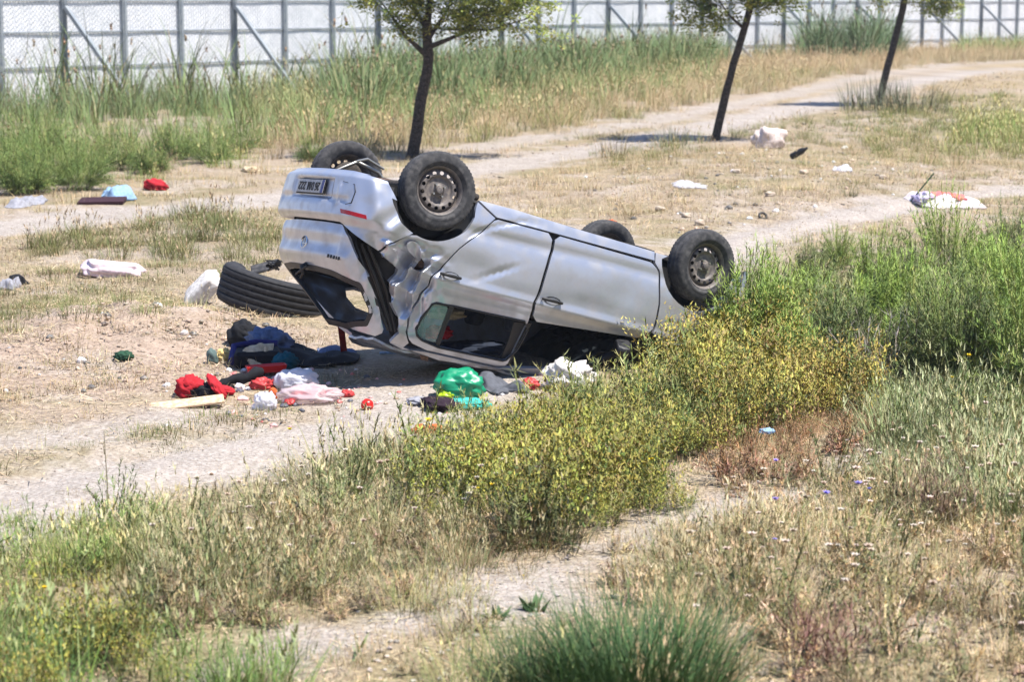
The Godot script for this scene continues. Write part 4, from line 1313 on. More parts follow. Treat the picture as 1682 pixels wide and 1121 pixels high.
	single("ball", "small red ball lying alone on the track", "ball", lump(Vector3(0.095, 0.10, 0.095), 81, 0.05, 1.0, 3.0), M.red_gloss, on(Vector3(-1.090, 0, -15.766)))
	single("board", "long pale wooden board lying in front of the red bag", "board", plank(0.56, 0.14, 0.022), M.wood, on(Vector3(-2.459, 0, -15.789), 0.03), Vector3(0.25, 0.10, 0.12))
	single("board", "short pale board stacked on the end of the long one", "board", plank(0.20, 0.12, 0.02), M.wood, on(Vector3(-2.276, 0, -15.837), 0.05), Vector3(0.3, 0.2, 0.10))
	# before the doors
	t = thing("green_bag", "stuffed bright green bag in front of the rear door", "bag", on(Vector3(-0.403, 0, -16.229)), 0.0)
	part("bag_body", lump(Vector3(0.36, 0.25, 0.30), 83, 0.12, 0.8, 2.6, 0.16, 40, 26), M.green_gloss, t)
	part("bag_fold", lump(Vector3(0.12, 0.08, 0.12), 84, 0.2, 0.8, 3.0, 0.2), M.lime, t, Vector3(-0.11, 0.0, 0.12))
	single("jersey", "black knitted cloth lying before the green bag", "cloth", lump(Vector3(0.26, 0.09, 0.26), 85, 0.2, 0.8, 3.5, 0.3), M.dark_purple, on(Vector3(-0.536, 0, -15.766)), Vector3(0, 0.2, -0.1))
	single("towel", "turquoise cloth spread before the green bag", "cloth", lump(Vector3(0.30, 0.07, 0.20), 86, 0.2, 0.8, 3.5, 0.3), M.turquoise, on(Vector3(-0.339, 0, -15.837)), Vector3(0, -0.1, 0))
	single("rag", "light grey blue rag at the left tip of the black cloth", "rag", lump(Vector3(0.16, 0.05, 0.2), 87, 0.2, 0.8, 3.5, 0.3), M.grey_cloth, on(Vector3(-0.715, 0, -15.933)))
	single("rag", "dark grey rag behind the green bag's right side", "rag", sheet(0.26, 0.6, 88, 0.08), M.dark_grey, on(Vector3(-0.137, 0, -16.535)), Vector3(0, 0.5, 0))
	single("brick_piece", "orange brown brick piece with a red end on the track edge", "brick", lump(Vector3(0.22, 0.09, 0.12), 89, 0.1, 0.5, 3.0), M.orange, on(Vector3(-0.601, 0, -14.915)))
	single("white_sack", "crumpled white sack in the weeds below the front door", "sack", lump(Vector3(0.36, 0.26, 0.3), 90, 0.2, 0.9, 2.8, 0.35, 40, 26), M.white_cloth, on(Vector3(0.435, 0, -16.535)), Vector3(0, 0.3, -0.25))
	st = begin()
	tube(st, PackedVector3Array([Vector3(-0.20, 0, 0), Vector3(-0.08, -0.02, 0.02), Vector3(0.06, -0.01, 0.02), Vector3(0.16, 0.05, 0)]), PackedFloat32Array([0.006, 0.008, 0.008, 0.006]), 6)
	single("wire", "bent white wire sticking out from the bonnet above the yellow weeds", "wire", st.commit(), M.white_cloth, on(Vector3(1.428, 0, -17.298), 0.26))
	# along the far side
	single("sack", "round white sack lying beyond the dirt between the second and third trees", "sack", lump(Vector3(0.58, 0.50, 0.45), 91, 0.2, 0.7, 2.4, 0.25), M.beige_sack, on(Vector3(5.253, 0, -43.568)), Vector3(0, 0.2, 0.05))
	single("bottle", "black bottle lying on the slope below the white sack", "bottle", bottle_mesh(0.06, 0.36), M.black, on(Vector3(5.089, 0, -38.889), 0.07), Vector3(-0.5, 1.0, 0))
	single("ring", "small black rubber ring on the bare dirt", "ring", ring_mesh(), M.black, on(Vector3(3.471, 0, -29.412), 0.03), Vector3(0.9, 0.3, 0))
	single("cloth_heap", "white and pink printed sheet lying at the right edge of the track", "sheet", sheet(0.95, 1.6, 93, 0.14, 2.5), M.pink_white, on(Vector3(6.536, 0, -31.818)), Vector3(0, 0.1, 0))
	single("cloth_heap", "coral red cloth on the white printed sheet", "cloth", lump(Vector3(0.44, 0.12, 1.0), 94, 0.2, 0.8, 3.0, 0.2), M.coral, on(Vector3(6.464, 0, -31.818), 0.08), Vector3(0, 0.3, 0))
	single("cloth_heap", "lilac cloth at the left end of the white printed sheet", "cloth", lump(Vector3(0.34, 0.16, 0.8), 95, 0.2, 0.8, 3.0, 0.3), M.lilac, on(Vector3(6.238, 0, -32.012), 0.05))
	single("cane", "thin green cane standing askew left of the printed sheet", "cane", plank(0.02, 0.02, 0.58), M.dark_green, on(Vector3(6.174, 0, -32.110), 0.22), Vector3(0.1, 0, -0.65))
	single("scrap", "orange scrap lying beyond the far front wheel", "scrap", lump(Vector3(0.16, 0.12, 0.2), 96, 0.2, 0.9, 4.0, 0.2), M.orange, on(Vector3(1.317, 0, -28.455)))
	single("film", "pale strip of plastic film left of the black bottle", "plastic film", sheet(0.5, 0.9, 97, 0.06), M.milky, on(Vector3(2.816, 0, -33.871)))
	single("film", "pale scrap of plastic film near the right end of the car's row of litter", "plastic film", sheet(0.3, 0.7, 98, 0.08), M.milky, on(Vector3(5.675, 0, -36.713)))
	single("bottle_cap_heap", "blue scrap in the reddish dry grass", "scrap", lump(Vector3(0.10, 0.04, 0.08), 99, 0.2, 0.9, 4.0, 0.2), M.sky_cloth, on(Vector3(1.738, 0, -14.247), 0.12))
	single("weed", "small dark weed standing alone on the bare dirt", "weed", tuft(40, 0.22, 0.10, 0.012, 0.8, 0.5, [Color(0.09, 0.09, 0.04)], 2), leafy_mat(0.2), on(Vector3(5.183, 0, -32.508)))
	single("weed", "broad leaved little weed on the pale foreground path", "weed", tuft(26, 0.10, 0.04, 0.03, 1.2, 0.4, [Color(0.06, 0.10, 0.04)], 2), leafy_mat(0.2), on(Vector3(-0.075, 0, -10.145)))
	single("weed", "second broad leaved weed right of the first on the pale path", "weed", tuft(30, 0.13, 0.05, 0.03, 1.0, 0.4, [Color(0.06, 0.10, 0.04)], 2), leafy_mat(0.2), on(Vector3(0.115, 0, -10.294)))
	litter()
	# larger stones that stand out
	var big := [[1084, 350, 0.14, "pale stone on the dirt above the front wheel"], [1150, 372, 0.16, "stone with dark scraps just above the near front wheel"], [1210, 300, 0.14, "flat pale stone below the black bottle"], [1320, 300, 0.16, "broad white stone on the dirt right of the bottle"], [1128, 360, 0.14, "small stone between the two front wheels"], [1265, 330, 0.15, "rounded stone above the black ring"], [1450, 302, 0.15, "pale stone left of the green cane"]]
	for i in big.size():
		var r: Array = big[i]
		single("stone", r[3], "stone", lump(Vector3(r[2], r[2] * 0.6, r[2] * 0.8), 120 + i, 0.2, 0.7, 1.8, 0.1, 14, 9), M.stone, on(Vector3((r[0] - 841.0) * 3.0 / (r[1] - 5.0), 0, -10500.0 / (r[1] - 5.0))), Vector3(0, i * 1.3, 0), "larger stones on the dirt")

func litter() -> void:
	# glass crumbs, paper and food scraps trodden into the dirt
	var bits := []
	for k in 3: bits.append(sheet(0.06, 0.05, 200 + k, 0.03, 14.0, 0.5, 4))
	var m := material(Color.WHITE, 0.5)
	m.vertex_color_use_as_albedo = true
	var z := []
	for c in [Color(0.62, 0.60, 0.62), Color(0.55, 0.16, 0.14), Color(0.62, 0.36, 0.34), Color(0.10, 0.10, 0.12), Color(0.30, 0.22, 0.15)]:
		z.append([PackedVector2Array([Vector2(-2.56, -16.54), Vector2(-2.12, -17.65), Vector2(-1.00, -17.36), Vector2(-0.82, -15.79), Vector2(-1.56, -15.11), Vector2(-1.93, -15.33)]), 9.0, 0.3, 1.1, c, 1.0])
		z.append([PackedVector2Array([Vector2(-0.95, -16.54), Vector2(0.29, -16.94), Vector2(0.46, -16.28), Vector2(-0.35, -15.33)]), 5.0, 0.3, 1.0, c, 1.0])
	for c in [Color(0.62, 0.60, 0.58), Color(0.40, 0.30, 0.22), Color(0.12, 0.11, 0.10)]:
		z.append([PackedVector2Array([Vector2(1.11, -35.59), Vector2(3.78, -42.86), Vector2(7.39, -44.68), Vector2(7.57, -36.84), Vector2(4.86, -30.43), Vector2(2.61, -26.92), Vector2(1.41, -27.63)]), 0.7, 0.4, 1.4, c, 1.0])
		z.append([PackedVector2Array([Vector2(-5.37, -17.07), Vector2(-3.59, -19.63), Vector2(-3.28, -21.21), Vector2(-2.06, -18.92), Vector2(-2.34, -15.11), Vector2(-4.75, -15.11)]), 2.0, 0.3, 1.2, c, 1.0])
	scatter("litter", "small scraps of paper, plastic and glass strewn round the car", "litter", bits, m, z, 0.0, 0.2)

func ring_mesh() -> ArrayMesh:
	var t := TorusMesh.new()
	t.inner_radius = 0.035
	t.outer_radius = 0.07
	t.rings = 24
	t.ring_segments = 10
	var a := ArrayMesh.new()
	a.add_surface_from_arrays(Mesh.PRIMITIVE_TRIANGLES, t.get_mesh_arrays())
	return a

func tray_mesh() -> ArrayMesh:
	var st := begin()
	box(st, Vector3(0, 0.01, 0), Vector3(0.30, 0.012, 0.22))
	for s in [-1, 1]:
		box(st, Vector3(0, 0.04, s * 0.11), Vector3(0.30, 0.05, 0.012), Basis(Vector3.RIGHT, s * 0.3))
		box(st, Vector3(s * 0.15, 0.04, 0), Vector3(0.012, 0.05, 0.22), Basis(Vector3.BACK, -s * 0.3))
	return st.commit()

func umbrella_mesh() -> ArrayMesh:
	var st := begin()
	var pts := PackedVector3Array()
	var rad := PackedFloat32Array()
	for k in 12:
		pts.append(Vector3(-0.26 + k * 0.045, 0.01 * sin(k * 1.4), 0.012 * sin(k * 0.9)))
		rad.append(0.035 + 0.012 * sin(k * 2.1) + 0.012 * k / 12.0)
	tube(st, pts, rad, 9)
	bar(st, Vector3(-0.36, 0, 0), Vector3(-0.26, 0, 0), 0.008)
	return st.commit()

# ---------------------------------------------------------------- materials
func paint(c: Color, dust: float, seed_: int, metal := 0.62, rough := 0.32) -> StandardMaterial3D:
	var m := material(Color.WHITE, 1.0, metal)
	m.albedo_texture = noise_tex(512, 0.012, seed_, c, c.lerp(Color(0.58, 0.53, 0.47), dust), 0.66, 6)
	m.roughness_texture = noise_tex(512, 0.012, seed_, Color(rough, rough, rough), Color(rough + 0.3, rough + 0.3, rough + 0.3), 0.6, 6)
	m.clearcoat_enabled = true
	m.clearcoat = 1.0
	m.clearcoat_roughness = 0.12
	triplanar(m, 0.9)
	return m

func dusty(c: Color, d: Color, scale: float, seed_: int, rough := 0.85) -> StandardMaterial3D:
	var m := material(Color.WHITE, rough)
	m.albedo_texture = noise_tex(256, 0.025, seed_, c, d, 0.58, 5)
	triplanar(m, scale)
	return m

func cloth(c: Color, rough := 0.85) -> StandardMaterial3D:
	var m := material(Color.WHITE, rough, 0.0, 0.35)
	m.albedo_texture = M.cloth_grain
	m.albedo_color = c
	triplanar(m, 2.2)
	return m

func plastic(c: Color, rough := 0.3) -> StandardMaterial3D:
	return material(c, rough)

func build_materials() -> void:
	M.cloth_grain = noise_tex(256, 0.03, 77, Color(0.80, 0.79, 0.78), Color(1, 1, 1), 0.45, 5)
	var silver := Color(0.715, 0.73, 0.775)
	M.paint = paint(silver, 0.3, 21)
	M.paint_dusty = paint(silver, 0.6, 22, 0.6, 0.36)
	M.paint_crushed = paint(silver, 0.5, 23, 0.65, 0.32)
	M.tyre = dusty(Color(0.16, 0.16, 0.17), Color(0.34, 0.33, 0.325), 2.2, 24)
	M.tyre_old = dusty(Color(0.10, 0.10, 0.11), Color(0.20, 0.195, 0.20), 2.2, 44)
	M.rim = dusty(Color(0.33, 0.31, 0.31), Color(0.50, 0.46, 0.42), 3.5, 25, 0.6)
	M.rust = dusty(Color(0.30, 0.22, 0.17), Color(0.48, 0.36, 0.27), 5.0, 26)
	M.drum = dusty(Color(0.17, 0.16, 0.15), Color(0.33, 0.28, 0.24), 4.0, 27)
	M.under = dusty(Color(0.16, 0.16, 0.16), Color(0.34, 0.31, 0.28), 1.2, 28)
	M.steel = material(Color(0.62, 0.61, 0.58), 0.4, 0.8)
	M.chrome = material(Color(0.78, 0.78, 0.78), 0.22, 1.0)
	M.black = material(Color(0.10, 0.10, 0.105), 0.6)
	M.trim = material(Color(0.13, 0.13, 0.14), 0.5)
	M.lining = dusty(Color(0.12, 0.12, 0.125), Color(0.20, 0.19, 0.19), 1.5, 29)
	M.fabric = dusty(Color(0.22, 0.23, 0.26), Color(0.30, 0.31, 0.34), 3.0, 30, 0.9)
	var g := material(Color(0.75, 0.9, 0.85, 0.25), 0.05)
	g.transparency = BaseMaterial3D.TRANSPARENCY_ALPHA
	M.glass = g
	M.crazed_glass = material(Color(0.16, 0.18, 0.19), 0.35, 0.0)
	M.lamp_glass = material(Color(0.75, 0.76, 0.78), 0.12, 0.3)
	M.red_plastic = material(Color(0.58, 0.06, 0.07), 0.25)
	M.red_gloss = material(Color(0.80, 0.11, 0.08), 0.35)
	M.plate = dusty(Color(0.72, 0.72, 0.72), Color(0.58, 0.57, 0.54), 5.0, 31, 0.5)
	M.blue = material(Color(0.08, 0.12, 0.42), 0.4)
	var bark := dusty(Color(0.17, 0.145, 0.125), Color(0.33, 0.29, 0.26), 1.6, 32, 0.95)
	bark.heightmap_enabled = true
	bark.heightmap_texture = noise_tex(256, 0.05, 33, Color.BLACK, Color.WHITE, 0.5, 4)
	bark.heightmap_scale = 3.0
	M.bark = bark
	M.galv = dusty(Color(0.50, 0.53, 0.56), Color(0.60, 0.62, 0.63), 0.5, 34, 0.55)
	M.galv_dark = dusty(Color(0.42, 0.45, 0.48), Color(0.55, 0.57, 0.58), 0.5, 35, 0.55)
	M.sheet = dusty(Color(0.95, 0.95, 0.955), Color(0.88, 0.885, 0.90), 0.35, 36, 0.6)
	M.sheet_b = dusty(Color(0.93, 0.93, 0.94), Color(0.85, 0.86, 0.87), 0.35, 37, 0.6)
	M.white_cloth = cloth(Color(0.86, 0.84, 0.82))
	M.pink_cloth = cloth(Color(0.90, 0.82, 0.85))
	M.pink_white = cloth(Color(0.93, 0.88, 0.88))
	M.beige_sack = cloth(Color(0.86, 0.80, 0.77))
	M.grey_cloth = cloth(Color(0.60, 0.60, 0.63))
	M.dark_grey = cloth(Color(0.36, 0.37, 0.40))
	M.dark_cloth = cloth(Color(0.10, 0.105, 0.125))
	M.dark_purple = cloth(Color(0.17, 0.11, 0.16))
	M.sky_cloth = cloth(Color(0.56, 0.68, 0.80))
	M.brown = cloth(Color(0.24, 0.14, 0.17))
	M.red_cloth = cloth(Color(0.70, 0.14, 0.18))
	M.dark_red = cloth(Color(0.50, 0.10, 0.09))
	M.cream = cloth(Color(0.85, 0.78, 0.66))
	M.navy = cloth(Color(0.16, 0.16, 0.40))
	M.denim = cloth(Color(0.38, 0.44, 0.56))
	M.denim_dark = cloth(Color(0.16, 0.19, 0.25))
	M.teal = cloth(Color(0.06, 0.36, 0.42))
	M.greygreen = cloth(Color(0.36, 0.43, 0.42))
	M.yellowish = cloth(Color(0.88, 0.76, 0.50))
	M.dark_green = cloth(Color(0.16, 0.30, 0.22))
	M.pink_red = cloth(Color(0.78, 0.27, 0.27), 0.4)
	M.orange = cloth(Color(0.78, 0.38, 0.20))
	M.wood = dusty(Color(0.82, 0.72, 0.60), Color(0.70, 0.58, 0.46), 3.0, 38)
	M.green_gloss = plastic(Color(0.06, 0.52, 0.37), 0.4)
	M.lime = plastic(Color(0.62, 0.72, 0.08), 0.4)
	M.turquoise = cloth(Color(0.25, 0.72, 0.66))
	M.coral = cloth(Color(0.92, 0.48, 0.48))
	M.lilac = cloth(Color(0.82, 0.77, 0.88))
	M.stone = dusty(Color(0.74, 0.69, 0.62), Color(0.60, 0.53, 0.46), 2.0, 39)
	var milky := material(Color(0.90, 0.90, 0.93), 0.35)
	milky.backlight_enabled = true
	milky.backlight = Color(0.6, 0.6, 0.62)
	milky.transparency = BaseMaterial3D.TRANSPARENCY_ALPHA
	milky.albedo_color.a = 0.72
	M.milky = milky
	var mp := material(Color(0.90, 0.83, 0.84), 0.35)
	mp.backlight_enabled = true
	mp.backlight = Color(0.6, 0.5, 0.5)
	mp.transparency = BaseMaterial3D.TRANSPARENCY_ALPHA
	mp.albedo_color.a = 0.5
	M.milky_pink = mp

# ---------------------------------------------------------------- plants
func blade(st: SurfaceTool, at: Vector3, az: float, length: float, width: float, lean: float, curl: float, c: Color, n := 3, tip := Color(0, 0, 0, 0)) -> void:
	var out := Vector3(cos(az), 0, sin(az))
	var side := Vector3(-sin(az), 0, cos(az)).rotated(Vector3.UP, rf(-0.7, 0.7))
	var p := at
	var prev_l := Vector3.ZERO
	var prev_r := Vector3.ZERO
	var ang := lean
	for i in n + 1:
		var t := float(i) / n
		var w := width * 0.5 * (1.0 - pow(t, 1.6) * 0.92)
		var dir := (Vector3.UP * cos(ang) + out * sin(ang))
		var nn := (out * cos(ang) - Vector3.UP * sin(ang)) * -1.0
		nn = (nn * 0.6 + Vector3.UP * 0.7).normalized()
		var l := p - side * w
		var r := p + side * w
		var cc := c if tip.a == 0.0 else c.lerp(tip, t * t)
		if i > 0:
			st.set_color(cc)
			tri(st, prev_l, prev_r, r, nn, nn, nn)
			if i < n: tri(st, prev_l, r, l, nn, nn, nn)
		prev_l = l
		prev_r = r
		p += dir * length / n
		ang += curl / n

func vary(c: Color, k: float) -> Color:
	var b := 1.0 + rf(-k, k)
	return Color(c.r * b * (1.0 + rf(-k, k) * 0.35), c.g * b, c.b * b * (1.0 + rf(-k, k) * 0.5))

func tuft(n: int, h: float, spread: float, width: float, lean: float, curl: float, cols: Array, segs := 3, heads := 0.0, head_col := Color(0.4, 0.33, 0.2)) -> ArrayMesh:
	var st := begin()
	for i in n:
		var a := rf(0, TAU)
		var r := spread * sqrt(rf(0, 1))
		var at := Vector3(cos(a) * r, -0.02, sin(a) * r)
		var c: Color = vary(cols[rng.randi() % cols.size()], 0.25)
		var l := h * rf(0.45, 1.0)
		var az := a + rf(-0.9, 0.9)
		var le := rf(0.0, lean)
		if rf(0, 1) < heads:
			# a stalk that carries a seed head
			blade(st, at, az, l * 1.25, width * 0.6, le * 0.6, curl * 0.2, c, 2)
			var dir := (Vector3.UP * cos(le * 0.6) + Vector3(cos(az), 0, sin(az)) * sin(le * 0.6))
			var top := at + dir * l * 1.18
			for k in 5:
				blade(st, top - dir * 0.02 * k, az + k * 1.3, 0.055, width * 1.8, rf(0.1, 0.5), 0.3, vary(head_col, 0.2), 2)
		else:
			blade(st, at, az, l, width * rf(0.7, 1.2), le, curl * rf(0.5, 1.2), c, segs)
	return st.commit()

# a feathery green bush: a dome of stems that branch into fine filaments
func feathery(h: float, w: float, stems: int, cols: Array, fine := 30) -> ArrayMesh:
	var st := begin()
	var lobes := []
	for k in 6: lobes.append([rf(0, TAU), rf(0.75, 1.15)])
	for i in stems:
		var a := rf(0, TAU)
		var el := acos(rf(0.05, 1.0))
		var k := 1.0
		for lobe in lobes: k += (lobe[1] - 1.0) * maxf(0.0, cos(a - lobe[0]) * sin(el) + 0.2)
		var tip := Vector3(cos(a) * sin(el) * w * 0.5, cos(el) * h, sin(a) * sin(el) * w * 0.5) * k * rf(0.72, 1.05)
		var foot := Vector3(cos(a), 0, sin(a)) * w * 0.12 * rf(0, 1)
		var bow := Vector3(0, tip.length() * 0.12 * sin(el), 0)
		var c: Color = vary(cols[rng.randi() % cols.size()], 0.22)
		var q := foot
		for s in 6:
			var t := (s + 1) / 6.0
			var q2 := foot.lerp(tip, t) + bow * sin(t * PI)
			var dir := (q2 - q).normalized()
			var sd := dir.cross(Vector3(0.3, 0.2, 0.9)).normalized() * 0.0035
			st.set_color(vary(c, 0.1) * 0.9)
			tri(st, q - sd, q + sd, q2, Vector3.UP, Vector3.UP, Vector3.UP)
			if s >= 1:
				for n in fine / 4:
					var d := (dir * 0.35 + Vector3(rf(-1, 1), rf(-0.6, 1.0), rf(-1, 1))).normalized()
					var l := rf(0.03, 0.085) * (0.4 + h * 0.6)
					blade(st, q.lerp(q2, rf(0, 1)), atan2(d.z, d.x), l, rf(0.004, 0.0075), acos(clampf(d.y, -1.0, 1.0)), rf(-0.5, 0.3), vary(c, 0.2), 2)
			q = q2
	return st.commit()

# a yellow-green weed: upright twigs with clusters of small leaves and buds
func bedstraw(h: float, w: float, stems: int, cols: Array, buds: Color) -> ArrayMesh:
	var st := begin()
	for i in stems:
		var a := rf(0, TAU)
		var r := w * 0.4 * sqrt(rf(0, 1))
		var q := Vector3(cos(a) * r, -0.02, sin(a) * r)
		var l := h * rf(0.5, 1.0)
		var ang := rf(0.0, 0.5)
		var out := Vector3(cos(a + rf(-1, 1)), 0, sin(a + rf(-1, 1)))
		var c: Color = vary(cols[rng.randi() % cols.size()], 0.2)
		var steps := 8
		for s in steps:
			var dir := (Vector3.UP * cos(ang) + out * sin(ang)).normalized()
			var q2 := q + dir * l / steps
			var sd := Vector3(-out.z, 0, out.x) * 0.003
			st.set_color(vary(c, 0.1) * 0.7)
			tri(st, q - sd, q + sd, q2, Vector3.UP, Vector3.UP, Vector3.UP)
			if s >= 2:
				for k in 5:
					var b := q2 + Vector3(rf(-1, 1), rf(-0.6, 1), rf(-1, 1)) * 0.035
					var top := s >= 5
					var cc := vary(buds if top and rf(0, 1) < 0.35 else c, 0.3)
					blade(st, b, rf(0, TAU), rf(0.02, 0.045), rf(0.010, 0.018), rf(0.2, 1.4), rf(-0.5, 0.5), cc, 2)
			q = q2
	return st.commit()

# brittle dead twigs
func brush(h: float, w: float, n: int, c: Color) -> ArrayMesh:
	var st := begin()
	for i in n:
		var a := rf(0, TAU)
		var p := Vector3(cos(a), 0, sin(a)) * w * 0.3 * rf(0, 1)
		var dir := Vector3(rf(-0.8, 0.8), 1.0, rf(-0.8, 0.8)).normalized()
		var l := h * rf(0.4, 1.0)
		for s in 5:
			var q := p + dir * l / 5.0
			var sd := Vector3(rf(-1, 1), 0, rf(-1, 1)).normalized() * 0.004
			st.set_color(vary(c, 0.3))
			tri(st, p - sd, p + sd, q + sd * 0.6, Vector3.UP, Vector3.UP, Vector3.UP)
			tri(st, p - sd, q + sd * 0.6, q - sd * 0.6, Vector3.UP, Vector3.UP, Vector3.UP)
			for k in 3:
				blade(st, q, rf(0, TAU), rf(0.05, 0.16), 0.005, rf(0.2, 1.3), rf(-0.5, 0.5), vary(c, 0.3), 2)
			dir = (dir + Vector3(rf(-0.5, 0.5), rf(-0.1, 0.3), rf(-0.5, 0.5))).normalized()
			p = q
	return st.commit()

func leafy_mat(back := 0.35) -> StandardMaterial3D:
	var m := material(Color.WHITE, 0.65, 0.0, 0.35)
	m.vertex_color_use_as_albedo = true
	m.cull_mode = BaseMaterial3D.CULL_DISABLED
	m.backlight_enabled = true
	m.backlight = Color(back, back, back)
	return m

# scatter copies of a few tufts over zones. zone: [polygon of x and z, copies per square metre, smallest and largest scale, tint, share kept on bare tracks]
func scatter(called: String, label: String, category: String, meshes: Array, mat: Material, zones: Array, clump := 0.0, jitter := 0.3) -> void:
	var holder := Node3D.new()
	holder.name = called
	add_child(holder)
	tag(holder, label, category, "", "stuff")
	var xf := []
	var cl := []
	for k in meshes.size():
		xf.append([])
		cl.append([])
	for zone in zones:
		var poly: PackedVector2Array = zone[0]
		var lo := poly[0]
		var hi := poly[0]
		for p in poly:
			lo = lo.min(p); hi = hi.max(p)
		var n := int((hi.x - lo.x) * (hi.y - lo.y) * zone[1])
		for i in n:
			var p := Vector2(rf(lo.x, hi.x), rf(lo.y, hi.y))
			var wob := Vector2(noise_a.get_noise_2d(p.x * 2.0, p.y * 2.0), noise_a.get_noise_2d(p.x * 2.0 + 50.0, p.y * 2.0)) * jitter * 2.0
			if not Geometry2D.is_point_in_polygon(p + wob, poly): continue
			if clump > 0.0 and noise_b.get_noise_2d(p.x * 1.6 + 90.0, p.y * 1.6) * 1.5 + 0.5 < rf(0, clump): continue
			var bare := bareness(p)
			if rf(0, 1) < bare * (1.0 - zone[5]): continue
			var inside := car_footprint(p)
			if inside: continue
			var s := rf(zone[2], zone[3]) * (1.0 - 0.5 * bare) * (1.0 + 0.7 * noise_b.get_noise_2d(p.x * 2.0 - 20.0, p.y * 2.0))
			var tint: Color = zone[4]
			var b := 1.0 + rf(-0.18, 0.18) + noise_b.get_noise_2d(p.x, p.y) * 0.35
			tint = Color(tint.r * b * (1.0 + rf(-0.08, 0.08)), tint.g * b, tint.b * b)
			var k := rng.randi() % meshes.size()
			var basis := Basis(Vector3.UP, rf(0, TAU)) * Basis(Vector3.RIGHT, rf(-0.12, 0.12))
			basis = basis.scaled(Vector3(s, s * rf(0.8, 1.15), s))
			xf[k].append(Transform3D(basis, Vector3(p.x, ground_y(p.x, p.y), p.y)))
			cl[k].append(tint)
	for k in meshes.size():
		if xf[k].is_empty(): continue
		var mm := MultiMesh.new()
		mm.transform_format = MultiMesh.TRANSFORM_3D
		mm.use_colors = true
		mm.mesh = meshes[k]
		mm.instance_count = xf[k].size()
		for i in xf[k].size():
			mm.set_instance_transform(i, xf[k][i])
			mm.set_instance_color(i, cl[k][i])
		var o := MultiMeshInstance3D.new()
		o.name = "clumps"
		o.multimesh = mm
		o.material_override = mat
		holder.add_child(o, true)
		o.set_meta("kind", "stuff")

func car_footprint(p: Vector2) -> bool:
	return Geometry2D.is_point_in_polygon(p, CAR_SHADOW)

var CAR_SHADOW := PackedVector2Array([Vector2(-1.62, -17.71), Vector2(-0.98, -17.13), Vector2(-0.39, -16.96), Vector2(0.24, -17.02), Vector2(0.78, -17.21), Vector2(1.46, -17.65), Vector2(1.61, -19.44), Vector2(0.33, -19.44), Vector2(-1.09, -18.92)])

func stones(called: String, label: String, meshes: Array, mat: Material, zones: Array) -> void:
	scatter(called, label, "stones", meshes, mat, zones, 0.0, 0.3)

func rock_mesh(seed_: int) -> ArrayMesh:
	return lump(Vector3(1, 0.6, 0.8), seed_, 0.35, 0.7, 2.6, 0.3, 9, 6)

